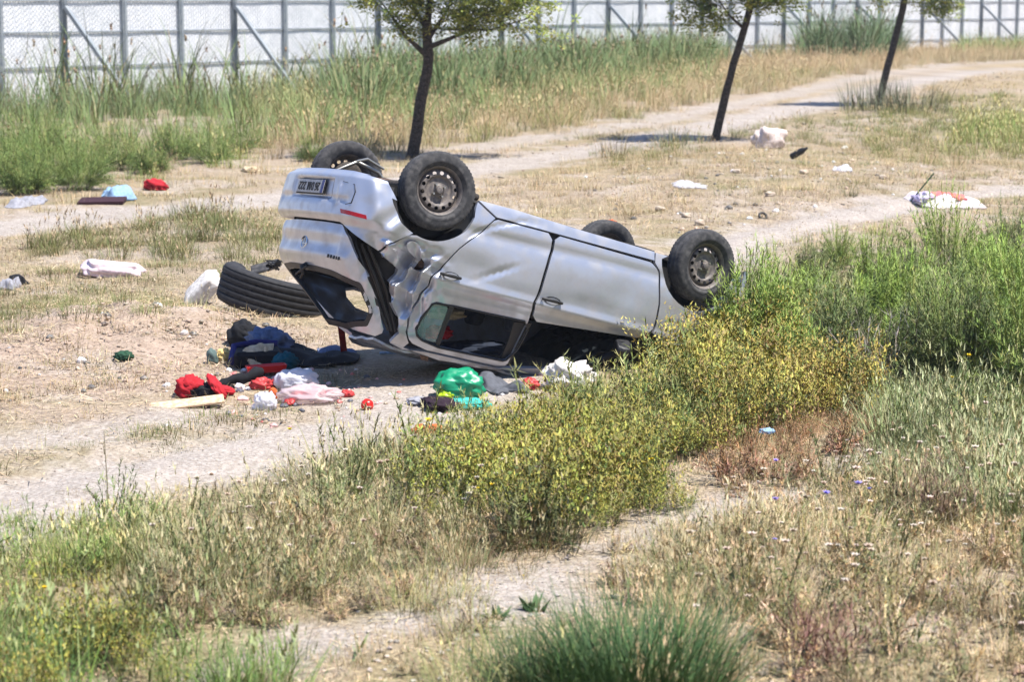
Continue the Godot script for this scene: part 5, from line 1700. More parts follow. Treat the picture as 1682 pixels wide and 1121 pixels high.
func build_plants() -> void:
	var leaf := leafy_mat(0.4)
	var dry := leafy_mat(0.3)
	var W := Color(1, 1, 1)
	# colours are real base colours (linear)
	var g_reed := [Color(0.09, 0.135, 0.052), Color(0.07, 0.112, 0.045), Color(0.13, 0.175, 0.07), Color(0.10, 0.15, 0.055), Color(0.12, 0.17, 0.06), Color(0.24, 0.21, 0.12)]
	var g_grass := [Color(0.14, 0.175, 0.05), Color(0.19, 0.21, 0.075), Color(0.11, 0.14, 0.045), Color(0.28, 0.25, 0.12)]
	var straw := [Color(0.44, 0.35, 0.21), Color(0.36, 0.27, 0.15), Color(0.50, 0.42, 0.28), Color(0.28, 0.21, 0.13), Color(0.24, 0.22, 0.11), Color(0.18, 0.18, 0.08)]
	var olive := [Color(0.19, 0.19, 0.08), Color(0.30, 0.25, 0.14), Color(0.14, 0.155, 0.06), Color(0.40, 0.34, 0.22), Color(0.22, 0.23, 0.11), Color(0.10, 0.125, 0.05), Color(0.34, 0.25, 0.16)]
	var fen := [Color(0.14, 0.205, 0.05), Color(0.18, 0.24, 0.065), Color(0.11, 0.17, 0.045), Color(0.23, 0.26, 0.085)]
	var bed := [Color(0.29, 0.285, 0.06), Color(0.21, 0.235, 0.055), Color(0.33, 0.30, 0.075), Color(0.11, 0.14, 0.04), Color(0.22, 0.17, 0.07)]

	var reeds := []
	var dry_tall := []
	var greens := []
	var shorts := []
	var olives := []
	var weeds := []
	var wisps := []
	for k in 4:
		reeds.append(tuft(18, 1.7, 0.30, 0.024, 0.40, 1.1, g_reed, 4, 0.05, Color(0.26, 0.19, 0.12)))
		dry_tall.append(tuft(46, 0.62, 0.24, 0.0055, 0.9, 1.1, straw, 3, 0.05, Color(0.40, 0.32, 0.2)))
		greens.append(tuft(44, 0.42, 0.19, 0.007, 0.8, 1.2, g_grass, 3, 0.03))
		shorts.append(tuft(36, 0.14, 0.20, 0.005, 1.1, 0.9, straw, 2))
		olives.append(tuft(52, 0.46, 0.24, 0.0055, 1.0, 1.1, olive, 3, 0.04))
		weeds.append(bedstraw(0.62, 0.5, 22, bed, Color(0.28, 0.24, 0.06)))
		wisps.append(feathery(0.40, 0.42, 16, olive, 20))
	var green_shorts := []
	for k in 3: green_shorts.append(tuft(36, 0.13, 0.20, 0.006, 1.0, 0.9, g_grass, 2))

	# --- tall reeds along the fence
	scatter("reeds", "tall green reeds growing along the foot of the fence", "reeds", reeds, leaf, [
		[PackedVector2Array([Vector2(-15.29, -47.73), Vector2(-10.94, -53.85), Vector2(-8.77, -56.76), Vector2(-4.93, -61.40), Vector2(-2.73, -67.74), Vector2(-6.24, -77.78), Vector2(-11.19, -72.41), Vector2(-20.38, -63.64)]), 4.5, 0.45, 0.92, W, 1.0],
		[PackedVector2Array([Vector2(-4.41, -54.97), Vector2(-0.75, -64.42), Vector2(3.34, -73.43), Vector2(7.54, -85.37), Vector2(9.67, -106.06), Vector2(1.72, -101.94), Vector2(-3.62, -89.74), Vector2(-5.81, -72.41)]), 11.0, 0.7, 1.35, Color(0.95, 1.0, 0.95), 1.0],
		[PackedVector2Array([Vector2(-11.22, -34.43), Vector2(-7.94, -35.59), Vector2(-6.12, -39.62), Vector2(-5.25, -44.68), Vector2(-7.05, -60.00), Vector2(-11.53, -56.76), Vector2(-16.30, -50.00)]), 4.5, 0.28, 0.6, Color(1.15, 1.2, 0.95), 0.8],
		[PackedVector2Array([Vector2(-17.25, -53.85), Vector2(-9.27, -60.00), Vector2(-5.27, -65.62), Vector2(-0.85, -72.41), Vector2(8.06, -91.30), Vector2(9.36, -106.06), Vector2(-3.74, -92.92), Vector2(-11.19, -72.41), Vector2(-19.78, -61.76)]), 0.5, 1.4, 1.9, Color(1.0, 0.95, 0.9), 1.0],
		[PackedVector2Array([Vector2(-5.12, -44.68), Vector2(-2.06, -51.22), Vector2(2.86, -62.87), Vector2(6.62, -75.00), Vector2(7.72, -87.50), Vector2(-0.79, -67.74), Vector2(-6.50, -56.76)]), 5.0, 0.35, 0.8, Color(1.2, 1.2, 1.0), 0.9],
		[PackedVector2Array([Vector2(6.22, -84.00), Vector2(13.99, -98.13), Vector2(15.12, -106.06), Vector2(7.13, -96.33)]), 3.0, 0.4, 0.9, Color(1.1, 1.0, 0.9), 1.0],
		[PackedVector2Array([Vector2(14.67, -103.96), Vector2(13.49, -94.59), Vector2(17.36, -98.13), Vector2(18.89, -107.14)]), 7.0, 1.1, 1.9, Color(0.75, 0.85, 0.9), 1.0],
		[PackedVector2Array([Vector2(21.79, -106.06), Vector2(36.10, -112.90), Vector2(39.49, -123.53), Vector2(25.58, -117.98)]), 5.0, 0.4, 0.8, Color(1.3, 1.4, 1.0), 1.0]], 0.8, 1.2)
	# --- tall straw in front of the reeds
	scatter("dry_grass", "tall straw coloured grass between the tracks and the fence", "dry grass", dry_tall, dry, [
		[PackedVector2Array([Vector2(-4.30, -37.50), Vector2(-3.28, -40.86), Vector2(-1.76, -43.75), Vector2(0.12, -47.51), Vector2(2.38, -52.50), Vector2(6.45, -62.87), Vector2(12.70, -79.55), Vector2(35.34, -110.53), Vector2(44.76, -140.00), Vector2(20.20, -126.51), Vector2(9.27, -105.00), Vector2(3.53, -77.78), Vector2(-0.77, -65.62), Vector2(-4.56, -56.76), Vector2(-6.01, -52.50)]), 6.0, 0.6, 1.25, Color(1.05, 0.98, 0.95), 0.12],
		[PackedVector2Array([Vector2(-10.53, -32.31), Vector2(-6.61, -35.00), Vector2(-4.30, -37.50), Vector2(-6.01, -52.50), Vector2(-7.55, -48.84), Vector2(-13.97, -42.86)]), 2.5, 0.35, 0.75, Color(1.05, 0.98, 0.95), 0.12],
		[PackedVector2Array([Vector2(-5.73, -50.00), Vector2(3.08, -67.74), Vector2(7.42, -84.00), Vector2(9.00, -101.94), Vector2(-5.81, -72.41), Vector2(-7.52, -65.62)]), 2.5, 1.2, 2.0, Color(0.8, 0.9, 0.65), 1.0],
		[PackedVector2Array([Vector2(-0.64, -36.59), Vector2(1.86, -40.86), Vector2(4.58, -44.68), Vector2(7.62, -47.73), Vector2(15.99, -50.00), Vector2(12.43, -38.89), Vector2(4.17, -31.82), Vector2(1.34, -29.41), Vector2(-0.10, -30.88)]), 6.0, 0.25, 0.55, Color(1.1, 1.05, 1.05), 0.1],
		[PackedVector2Array([Vector2(0.54, -11.86), Vector2(1.45, -12.43), Vector2(2.26, -13.21), Vector2(4.39, -13.73), Vector2(2.79, -8.50), Vector2(0.75, -8.50), Vector2(0.67, -10.77)]), 50.0, 0.22, 0.55, Color(1.12, 1.05, 1.0), 0.35],
		[PackedVector2Array([Vector2(-1.55, -11.73), Vector2(-0.65, -12.00), Vector2(-0.04, -11.67), Vector2(0.19, -11.35), Vector2(-0.43, -10.55), Vector2(-1.22, -10.14), Vector2(-1.63, -10.55)]), 34.0, 0.25, 0.55, Color(0.95, 0.84, 0.75), 0.4],
		[PackedVector2Array([Vector2(-5.30, -16.54), Vector2(-3.22, -16.54), Vector2(-3.07, -15.11), Vector2(-4.70, -14.69)]), 14.0, 0.12, 0.25, Color(1.1, 0.95, 0.88), 0.3],
		[PackedVector2Array([Vector2(1.48, -15.33), Vector2(2.56, -16.03), Vector2(2.36, -14.29), Vector2(1.56, -13.38), Vector2(1.17, -13.21)]), 36.0, 0.3, 0.55, Color(0.85, 0.62, 0.55), 0.5]], 0.5, 0.8)
	# --- green grass
	scatter("green_grass", "fresh green grass in loose patches", "green grass", greens, leaf, [
		[PackedVector2Array([Vector2(2.66, -25.93), Vector2(4.57, -28.61), Vector2(10.17, -31.82), Vector2(6.52, -20.39), Vector2(2.36, -21.21)]), 12.0, 0.2, 0.5, Color(1.1, 1.15, 0.9), 0.3],
		[PackedVector2Array([Vector2(2.42, -21.21), Vector2(7.07, -22.11), Vector2(5.29, -16.54), Vector2(2.55, -16.54), Vector2(2.01, -17.65)]), 4.0, 0.3, 0.6, Color(1.0, 1.1, 0.85), 0.8],
		[PackedVector2Array([Vector2(10.79, -52.50), Vector2(20.35, -63.64), Vector2(13.99, -43.75), Vector2(8.56, -42.86)]), 5.0, 0.9, 1.6, Color(1.0, 1.1, 0.8), 0.5],
		[PackedVector2Array([Vector2(-10.87, -33.33), Vector2(-6.72, -35.59), Vector2(-4.59, -38.18), Vector2(-6.01, -50.00), Vector2(-7.55, -48.84), Vector2(-14.26, -43.75)]), 2.0, 0.6, 1.2, Color(1.05, 1.15, 0.85), 0.3],
		[PackedVector2Array([Vector2(4.84, -50.00), Vector2(9.32, -58.33), Vector2(13.48, -65.62), Vector2(9.80, -47.73), Vector2(7.31, -42.00), Vector2(5.33, -45.65)]), 4.0, 0.5, 1.0, Color(0.9, 0.85, 0.85), 0.2],
		[PackedVector2Array([Vector2(-4.37, -38.18), Vector2(-0.53, -45.65), Vector2(4.32, -58.33), Vector2(12.90, -80.77), Vector2(7.42, -84.00), Vector2(-0.68, -58.33), Vector2(-5.47, -47.73)]), 1.6, 0.9, 1.6, Color(1.05, 1.0, 0.9), 0.3],
		[PackedVector2Array([Vector2(1.21, -47.73), Vector2(4.33, -50.72), Vector2(3.61, -40.86), Vector2(1.45, -36.59)]), 6.0, 0.5, 0.9, Color(0.9, 0.85, 0.8), 0.2],
		[PackedVector2Array([Vector2(-6.01, -26.25), Vector2(-5.05, -28.93), Vector2(-4.24, -30.26), Vector2(-3.29, -29.41), Vector2(-2.85, -26.92), Vector2(-3.27, -24.82), Vector2(-5.54, -24.82)]), 20.0, 0.45, 1.0, Color(0.85, 0.8, 0.85), 0.15],
		[PackedVector2Array([Vector2(-7.21, -22.11), Vector2(-4.65, -22.58), Vector2(-3.80, -22.11), Vector2(-3.07, -21.00), Vector2(-3.46, -18.92), Vector2(-6.06, -18.58)]), 16.0, 0.3, 0.65, Color(0.9, 0.85, 0.9), 0.2],
		[PackedVector2Array([Vector2(8.60, -53.85), Vector2(13.07, -63.64), Vector2(21.66, -67.74), Vector2(13.70, -42.86), Vector2(6.77, -38.89)]), 4.0, 0.5, 1.1, Color(0.95, 0.95, 0.85), 0.2],
		[PackedVector2Array([Vector2(-3.82, -11.93), Vector2(-2.56, -12.43), Vector2(-2.06, -12.00), Vector2(-1.89, -10.99), Vector2(-2.35, -10.55), Vector2(-3.35, -10.45)]), 45.0, 0.4, 0.75, Color(1.1, 1.2, 0.9), 0.6],
		[PackedVector2Array([Vector2(-3.28, -10.24), Vector2(-1.91, -10.45), Vector2(-1.42, -9.95), Vector2(-0.93, -8.50), Vector2(-2.82, -8.50)]), 60.0, 0.5, 1.05, Color(0.62, 0.85, 0.62), 0.8],
		[PackedVector2Array([Vector2(-0.84, -14.69), Vector2(-0.28, -16.15), Vector2(0.09, -16.54), Vector2(0.75, -16.54), Vector2(-0.09, -14.69), Vector2(-0.53, -13.21)]), 26.0, 0.25, 0.55, Color(1.05, 1.1, 0.9), 0.4],
		[PackedVector2Array([Vector2(-1.07, -13.38), Vector2(-0.58, -14.29), Vector2(-0.32, -13.91), Vector2(-0.71, -12.43)]), 22.0, 0.4, 0.7, Color(1.0, 1.05, 0.9), 0.4],
		[PackedVector2Array([Vector2(-0.28, -12.28), Vector2(0.68, -12.00), Vector2(0.98, -13.21), Vector2(1.34, -14.69), Vector2(0.69, -15.11), Vector2(0.08, -13.91)]), 22.0, 0.5, 0.95, Color(0.9, 1.0, 0.75), 0.6],
		[PackedVector2Array([Vector2(0.55, -16.03), Vector2(1.28, -17.36), Vector2(1.77, -18.26), Vector2(1.95, -17.07), Vector2(1.33, -15.11)]), 20.0, 0.4, 0.75, Color(0.95, 1.0, 0.85), 0.6]], 0.4, 0.4)
	# --- olive weeds in the foreground
	scatter("olive_weeds", "half dry olive weeds of the foreground bank", "weeds", olives, dry, [
		[PackedVector2Array([Vector2(-2.22, -12.43), Vector2(-1.61, -13.38), Vector2(-0.98, -14.19), Vector2(-0.32, -13.91), Vector2(-0.04, -12.28), Vector2(0.26, -11.67), Vector2(0.06, -10.99), Vector2(-0.60, -10.45), Vector2(-1.48, -9.95), Vector2(-1.93, -10.55)]), 46.0, 0.35, 0.9, Color(0.95, 1.0, 0.93), 0.6],
		[PackedVector2Array([Vector2(-3.76, -11.54), Vector2(-2.51, -12.17), Vector2(-2.06, -12.43), Vector2(-1.83, -10.99), Vector2(-3.44, -10.55)]), 30.0, 0.3, 0.7, Color(0.95, 1.08, 0.9), 0.7],
		[PackedVector2Array([Vector2(2.51, -16.28), Vector2(5.74, -17.65), Vector2(3.82, -11.73), Vector2(2.27, -12.43), Vector2(2.30, -13.91)]), 70.0, 0.45, 1.0, Color(0.8, 0.98, 0.85), 0.8],
		[PackedVector2Array([Vector2(0.84, -12.28), Vector2(1.67, -12.73), Vector2(2.32, -12.73), Vector2(2.77, -12.00), Vector2(1.99, -10.55), Vector2(1.02, -9.95), Vector2(0.69, -10.99)]), 38.0, 0.35, 0.8, Color(1.05, 1.05, 1.0), 0.45],
		[PackedVector2Array([Vector2(-0.64, -10.14), Vector2(-0.00, -10.66), Vector2(0.44, -10.99), Vector2(0.34, -8.50), Vector2(-0.54, -8.50)]), 30.0, 0.3, 0.75, Color(0.95, 1.05, 0.8), 0.35],
		[PackedVector2Array([Vector2(-3.44, -10.55), Vector2(-1.84, -10.71), Vector2(-1.44, -10.05), Vector2(-0.84, -10.45), Vector2(-0.13, -10.99), Vector2(0.40, -11.73), Vector2(0.73, -11.73), Vector2(0.18, -10.45), Vector2(-0.56, -9.77), Vector2(-1.09, -9.09), Vector2(-1.72, -9.42), Vector2(-3.18, -9.77)]), 22.0, 0.25, 0.6, Color(1.05, 1.0, 0.92), 0.35],
		[PackedVector2Array([Vector2(0.19, -10.99), Vector2(0.89, -12.00), Vector2(1.75, -13.38), Vector2(2.53, -14.29), Vector2(2.41, -13.21), Vector2(1.59, -12.14), Vector2(0.75, -10.99)]), 22.0, 0.25, 0.6, Color(1.0, 1.0, 0.95), 0.4],
		[PackedVector2Array([Vector2(1.05, -13.21), Vector2(1.49, -13.73), Vector2(1.74, -12.43), Vector2(1.20, -11.73), Vector2(0.82, -12.00)]), 20.0, 0.4, 0.8, Color(1, 1, 0.9), 0.4]], 0.35, 0.4)
	scatter("wispy_weeds", "wispy branching weeds mixed into the foreground", "weeds", wisps, leaf, [
		[PackedVector2Array([Vector2(-2.22, -12.43), Vector2(-1.61, -13.38), Vector2(-0.98, -14.19), Vector2(-0.32, -13.91), Vector2(-0.04, -12.28), Vector2(0.26, -11.67), Vector2(0.06, -10.99), Vector2(-0.60, -10.45), Vector2(-1.48, -9.95), Vector2(-1.93, -10.55)]), 9.0, 0.6, 1.3, Color(1.0, 1.05, 0.95), 0.4],
		[PackedVector2Array([Vector2(0.84, -12.28), Vector2(1.73, -13.21), Vector2(2.41, -13.21), Vector2(4.83, -15.11), Vector2(2.81, -8.79), Vector2(0.90, -8.79), Vector2(0.69, -10.99)]), 8.0, 0.6, 1.3, Color(1.05, 1.0, 0.95), 0.5],
		[PackedVector2Array([Vector2(2.42, -21.21), Vector2(7.38, -23.08), Vector2(4.45, -13.91), Vector2(2.22, -13.91), Vector2(2.17, -16.54)]), 5.0, 0.9, 1.6, Color(0.9, 1.05, 0.8), 0.8],
		[PackedVector2Array([Vector2(-0.70, -13.55), Vector2(0.08, -15.56), Vector2(1.26, -17.07), Vector2(2.60, -18.26), Vector2(2.47, -16.03), Vector2(1.27, -13.91), Vector2(0.68, -12.00), Vector2(-0.14, -12.00)]), 13.0, 0.8, 1.5, Color(0.95, 1.1, 0.75), 0.8],
		[PackedVector2Array([Vector2(-3.82, -11.93), Vector2(-2.13, -12.43), Vector2(-1.89, -10.99), Vector2(-3.35, -10.45)]), 9.0, 0.6, 1.2, Color(0.9, 1.2, 0.7), 0.6]], 0.0, 0.4)
	var brittle := []
	for k in 3: brittle.append(feathery(0.36, 0.45, 18, straw + [Color(0.26, 0.16, 0.11), Color(0.33, 0.24, 0.19)], 24))
	scatter("brittle_weeds", "brittle brown and straw coloured weeds tangled over the foreground", "dry weeds", brittle, dry, [
		[PackedVector2Array([Vector2(0.53, -11.73), Vector2(1.45, -12.43), Vector2(2.26, -13.21), Vector2(4.39, -13.73), Vector2(2.82, -8.50), Vector2(0.75, -8.50), Vector2(0.67, -10.77)]), 13.0, 0.45, 1.1, Color(1.2, 1.14, 1.08), 0.6],
		[PackedVector2Array([Vector2(-2.20, -12.28), Vector2(-0.91, -13.21), Vector2(-0.04, -12.00), Vector2(0.19, -11.35), Vector2(-0.60, -10.45), Vector2(-1.50, -10.05)]), 12.0, 0.5, 1.1, Color(0.95, 0.9, 0.82), 0.4],
		[PackedVector2Array([Vector2(-3.41, -10.45), Vector2(-1.75, -10.55), Vector2(-0.82, -10.24), Vector2(0.18, -10.77), Vector2(0.50, -10.99), Vector2(0.17, -10.34), Vector2(-0.76, -9.50), Vector2(-1.09, -9.09), Vector2(-3.15, -9.68)]), 10.0, 0.4, 0.9, Color(1, 0.95, 0.88), 0.25],
		[PackedVector2Array([Vector2(1.00, -13.55), Vector2(2.22, -15.56), Vector2(2.59, -15.11), Vector2(2.41, -13.21), Vector2(1.44, -12.28)]), 16.0, 0.5, 1.0, Color(0.85, 0.65, 0.58), 0.5]], 0.0, 0.5)
	# --- short cover
	scatter("short_dry_grass", "short trampled straw over the whole field", "straw", shorts, dry, [
		[PackedVector2Array([Vector2(-4.46, -13.21), Vector2(-2.27, -14.69), Vector2(-1.29, -16.03), Vector2(-2.25, -21.21), Vector2(-3.42, -32.31), Vector2(-4.99, -32.31), Vector2(-9.58, -28.38)]), 26.0, 0.4, 1.0, Color(1.05, 1.0, 0.97), 0.06],
		[PackedVector2Array([Vector2(-0.82, -35.59), Vector2(1.86, -40.86), Vector2(7.45, -46.67), Vector2(15.61, -48.84), Vector2(8.50, -26.58), Vector2(2.96, -25.30), Vector2(2.23, -25.30), Vector2(1.27, -28.00), Vector2(-0.35, -29.58)]), 13.0, 0.5, 1.2, Color(1.1, 1.03, 1.0), 0.08],
		[PackedVector2Array([Vector2(-9.90, -28.38), Vector2(-4.77, -30.88), Vector2(-0.65, -37.50), Vector2(3.53, -47.73), Vector2(28.67, -91.30), Vector2(34.71, -110.53), Vector2(2.38, -52.50), Vector2(-3.28, -40.86), Vector2(-11.27, -32.31)]), 4.0, 0.8, 1.6, Color(1.1, 1.0, 0.92), 0.1],
		[PackedVector2Array([Vector2(-2.82, -8.50), Vector2(-3.89, -11.73), Vector2(-1.75, -13.91), Vector2(-0.37, -16.03), Vector2(1.67, -18.92), Vector2(6.27, -19.63), Vector2(2.91, -8.50)]), 34.0, 0.5, 1.1, Color(1.0, 0.93, 0.9), 0.15],
		[PackedVector2Array([Vector2(-2.06, -18.92), Vector2(-1.33, -16.54), Vector2(-0.19, -16.28), Vector2(0.29, -17.07), Vector2(0.32, -18.92), Vector2(-1.35, -19.63)]), 20.0, 0.3, 0.7, Color(1, 0.95, 0.9), 0.3]], 0.35, 0.4)
	scatter("short_green_grass", "short dull green grass in the worn middle strip", "grass", green_shorts, leaf, [
		[PackedVector2Array([Vector2(-6.17, -18.92), Vector2(-3.90, -18.92), Vector2(-3.64, -21.21), Vector2(-3.49, -22.58), Vector2(-2.70, -24.14), Vector2(-3.12, -26.58), Vector2(-3.91, -25.30), Vector2(-7.21, -22.11)]), 30.0, 0.6, 1.2, Color(0.9, 0.82, 0.9), 0.3],
		[PackedVector2Array([Vector2(-4.47, -13.73), Vector2(-2.92, -14.38), Vector2(-2.37, -15.33), Vector2(-1.93, -16.03), Vector2(-1.38, -16.03), Vector2(-1.04, -16.54), Vector2(-1.41, -15.33), Vector2(-2.19, -14.19), Vector2(-2.77, -13.64), Vector2(-4.31, -13.21)]), 45.0, 0.5, 1.1, Color(0.9, 0.85, 0.9), 0.3],
		[PackedVector2Array([Vector2(-3.61, -17.07), Vector2(-3.25, -18.92), Vector2(-2.75, -19.63), Vector2(-2.12, -17.65), Vector2(-2.75, -16.28)]), 14.0, 0.4, 0.8, Color(0.9, 0.85, 0.9), 0.3],
		[PackedVector2Array([Vector2(2.63, -35.59), Vector2(5.62, -42.86), Vector2(15.70, -50.00), Vector2(10.14, -32.31), Vector2(4.86, -30.43), Vector2(3.31, -32.31)]), 5.0, 0.6, 1.2, Color(0.9, 0.9, 0.8), 0.1],
		[PackedVector2Array([Vector2(-5.57, -30.43), Vector2(-3.83, -31.82), Vector2(-3.67, -35.59), Vector2(-2.61, -25.30), Vector2(-4.27, -25.30)]), 14.0, 0.6, 1.1, Color(0.95, 0.87, 0.9), 0.15]], 0.6, 0.35)
	# --- the yellow weeds in front of the bonnet
	scatter("yellow_weeds", "dense mass of yellow green flowering weeds before the car", "weeds", weeds, leaf, [
		[PackedVector2Array([Vector2(-0.62, -12.73), Vector2(-0.28, -13.64), Vector2(0.25, -14.79), Vector2(0.70, -15.33), Vector2(1.22, -15.91), Vector2(1.30, -14.69), Vector2(0.98, -13.21), Vector2(0.75, -12.00), Vector2(0.20, -11.73), Vector2(-0.35, -12.00)]), 22.0, 0.42, 0.74, Color(0.95, 0.97, 0.9), 0.95],
		[PackedVector2Array([Vector2(-0.54, -12.57), Vector2(-0.16, -13.38), Vector2(0.63, -13.91), Vector2(1.14, -14.29), Vector2(0.92, -12.88), Vector2(0.67, -11.86), Vector2(0.20, -11.67), Vector2(-0.34, -11.86)]), 16.0, 0.6, 0.92, Color(0.98, 0.97, 0.9), 0.95],
		[PackedVector2Array([Vector2(1.22, -16.54), Vector2(1.48, -17.36), Vector2(1.96, -17.65), Vector2(2.56, -17.95), Vector2(2.60, -16.28), Vector2(2.12, -14.89), Vector2(1.49, -14.48), Vector2(1.29, -15.11)]), 30.0, 0.6, 1.0, Color(1.0, 0.92, 0.88), 0.9],
		[PackedVector2Array([Vector2(0.76, -15.84), Vector2(1.03, -16.54), Vector2(1.43, -17.36), Vector2(1.44, -16.28), Vector2(0.97, -15.56)]), 20.0, 0.35, 0.62, Color(0.9, 1.0, 0.95), 0.9],
		[PackedVector2Array([Vector2(1.11, -16.28), Vector2(1.70, -16.54), Vector2(1.59, -14.29), Vector2(1.09, -13.21), Vector2(0.94, -13.73)]), 22.0, 0.45, 0.85, Color(0.97, 0.95, 0.9), 0.9],
		[PackedVector2Array([Vector2(-0.17, -14.19), Vector2(0.71, -15.67), Vector2(1.22, -16.54), Vector2(0.74, -15.33), Vector2(-0.00, -14.00)]), 22.0, 0.22, 0.40, Color(0.9, 1.05, 0.95), 0.9],
		[PackedVector2Array([Vector2(-3.02, -9.42), Vector2(-1.87, -9.59), Vector2(-1.52, -9.17), Vector2(-1.46, -8.50), Vector2(-2.77, -8.50)]), 14.0, 0.4, 0.65, Color(1.0, 1.0, 0.9), 0.9]], 0.0, 0.4)

	# --- single bushes that can be told apart
	var fen_m := []
	for k in 3: fen_m.append(feathery(1.0, 1.1, 240, [[Color(0.24, 0.33, 0.075), Color(0.29, 0.37, 0.09), Color(0.18, 0.26, 0.06)], [Color(0.18, 0.26, 0.06), Color(0.22, 0.30, 0.075), Color(0.27, 0.30, 0.095)], [Color(0.12, 0.16, 0.055), Color(0.16, 0.19, 0.07), Color(0.20, 0.20, 0.09), Color(0.09, 0.13, 0.045)]][k], 52))
	var spots := [
		[Vector3(1.945, 0, -17.588), 1.08, "feathery green bush right beside the near front wheel"],
		[Vector3(2.343, 0, -18.261), 0.92, "feathery green bush second from the near front wheel"],
		[Vector3(2.702, 0, -17.073), 0.90, "feathery green bush rising behind the right end of the yellow weeds"],
		[Vector3(3.508, 0, -18.919), 1.00, "feathery green bush with a dark twiggy hollow at its left"],
		[Vector3(4.541, 0, -22.105), 1.05, "tall bright green bush standing just below the printed sheet"],
		[Vector3(3.539, 0, -16.535), 1.00, "broad feathery bush low at the right above the olive weeds"],
		[Vector3(4.508, 0, -18.919), 1.10, "feathery bush cut by the right edge of the view, middle of three"],
		[Vector3(3.783, 0, -22.105), 0.72, "small feathery bush nearest the end of the bare track"],
		[Vector3(5.521, 0, -23.596), 0.85, "feathery bush cut by the right edge of the view, uppermost of three"],
		[Vector3(2.828, 0, -19.444), 0.70, "low feathery bush wedged behind the bush beside the wheel"],
		[Vector3(3.312, 0, -17.073), 0.90, "feathery bush left of the broad low one at the right"],
		[Vector3(3.101, 0, -22.199), 0.6, "small light green bush at the edge of the dirt right of the wheel"],
		[Vector3(3.181, 0, -18.584), 0.85, "feathery bush in the middle of the group right of the car"],
		[Vector3(3.717, 0, -24.138), 0.5, "low feathery bush on the dirt edge, uppermost of the group"],
		[Vector3(3.625, 0, -17.647), 0.95, "feathery bush directly above the olive weeds"],
		[Vector3(2.169, 0, -16.535), 0.7, "feathery bush among the taller yellow weeds"],
		[Vector3(4.042, 0, -16.279), 1.0, "feathery bush cut by the right edge of the view, lowest of three"],
		[Vector3(3.974, 0, -20.792), 0.8, "feathery bush above the dark twiggy hollow"],
		[Vector3(4.628, 0, -20.792), 0.90, "feathery bush behind the broad low one at the right"]]
	for i in spots.size():
		bush("feathery_bush", fen_m[i % 3], leaf, spots[i][0], spots[i][1] * 1.12, i * 1.7, spots[i][2], "feathery bushes right of the car", Color(1, 1, 1))
	var fen_l := []
	for k in 3: fen_l.append(feathery(1.0, 1.9, 260, fen, 48))
	var left := [
		[Vector3(-7.677, 0, -33.546), 0.85, "pale green bush at the left edge above the grey rag"],
		[Vector3(-6.948, 0, -34.202), 0.80, "pale green bush above the blue cloth"],
		[Vector3(-7.637, 0, -35.593), 0.90, "pale green bush behind the two nearest ones at the left"],
		[Vector3(-6.355, 0, -37.634), 0.66, "rounded green bush above the red cloth"],
		[Vector3(-5.658, 0, -39.924), 0.66, "green bush right of the rounded one below the fence"],
		[Vector3(-5.506, 0, -43.210), 0.70, "green bush between the second fence brace and the dry grass"],
		[Vector3(-3.805, 0, -40.856), 0.58, "small bright bush just left of the far rear wheel"],
		[Vector3(-9.261, 0, -41.502), 1.0, "tall yellowish bush in the reeds at the left edge"],
		[Vector3(-7.154, 0, -38.462), 0.85, "green bush under the foot of the leftmost brace"],
		[Vector3(-6.432, 0, -40.856), 0.80, "green bush right of the foot of the leftmost brace"],
		[Vector3(-8.747, 0, -36.842), 0.9, "green bush cut by the left edge of the view"]]
	for i in left.size():
		bush("green_bush", fen_l[i % 3], leaf, left[i][0], left[i][1] * 1.15, i * 2.1, left[i][2], "green bushes below the fence", Color(1, 1, 1))
	var dk := [Color(0.07, 0.085, 0.05), Color(0.10, 0.11, 0.07), Color(0.14, 0.14, 0.09)]
	bush("dark_bush", tuft(220, 1.0, 0.75, 0.016, 0.5, 0.4, dk, 3), leaf, Vector3(9.680, 0, -58.011), 1.15, 0.0, "grey green weeds left round the third tree's foot", "", W)
	bush("dark_bush", tuft(220, 1.0, 0.85, 0.016, 0.5, 0.4, dk, 3), leaf, Vector3(10.524, 0, -56.757), 1.2, 1.0, "grey green weeds right of the third tree's foot", "", W)
	bush("dark_bush", tuft(120, 0.8, 0.6, 0.014, 0.5, 0.4, dk, 3), leaf, Vector3(3.370, 0, -44.681), 0.75, 2.0, "dark spiky weeds left of the second tree's foot", "", W)
	bush("dark_bush", tuft(100, 0.8, 0.5, 0.012, 0.5, 0.4, [Color(0.22, 0.17, 0.10), Color(0.13, 0.12, 0.07)], 3), dry, Vector3(1.949, 0, -40.856), 0.75, 2.0, "brown dried weed clump on the strip between the ruts", "", W)
	# dead brush
	bush("dead_brush", brush(0.8, 0.7, 60, Color(0.10, 0.075, 0.07)), dry, Vector3(2.217, 0, -19.444), 1.05, 0.0, "dark dead twigs tangled right of the front wheel", "", W)
	bush("dead_brush", brush(0.7, 0.7, 50, Color(0.11, 0.085, 0.07)), dry, Vector3(4.085, 0, -21.212), 1.0, 1.0, "dark dead twigs in the hollow of the green bushes", "", W)
	bush("dead_brush", brush(0.7, 0.7, 46, Color(0.17, 0.15, 0.13)), dry, Vector3(2.901, 0, -16.535), 1.0, 2.0, "grey dead twigs between yellow weeds and green bushes", "", W)
	bush("dead_brush", brush(0.5, 0.6, 50, Color(0.15, 0.10, 0.07)), dry, Vector3(2.465, 0, -12.000), 0.9, 3.0, "brown dead twigs at the right edge of the sandy patch", "", W)
	bush("dead_brush", brush(0.45, 0.5, 40, Color(0.17, 0.09, 0.07)), dry, Vector3(1.411, 0, -9.333), 0.9, 4.0, "reddish dead twigs low in the right foreground", "", W)
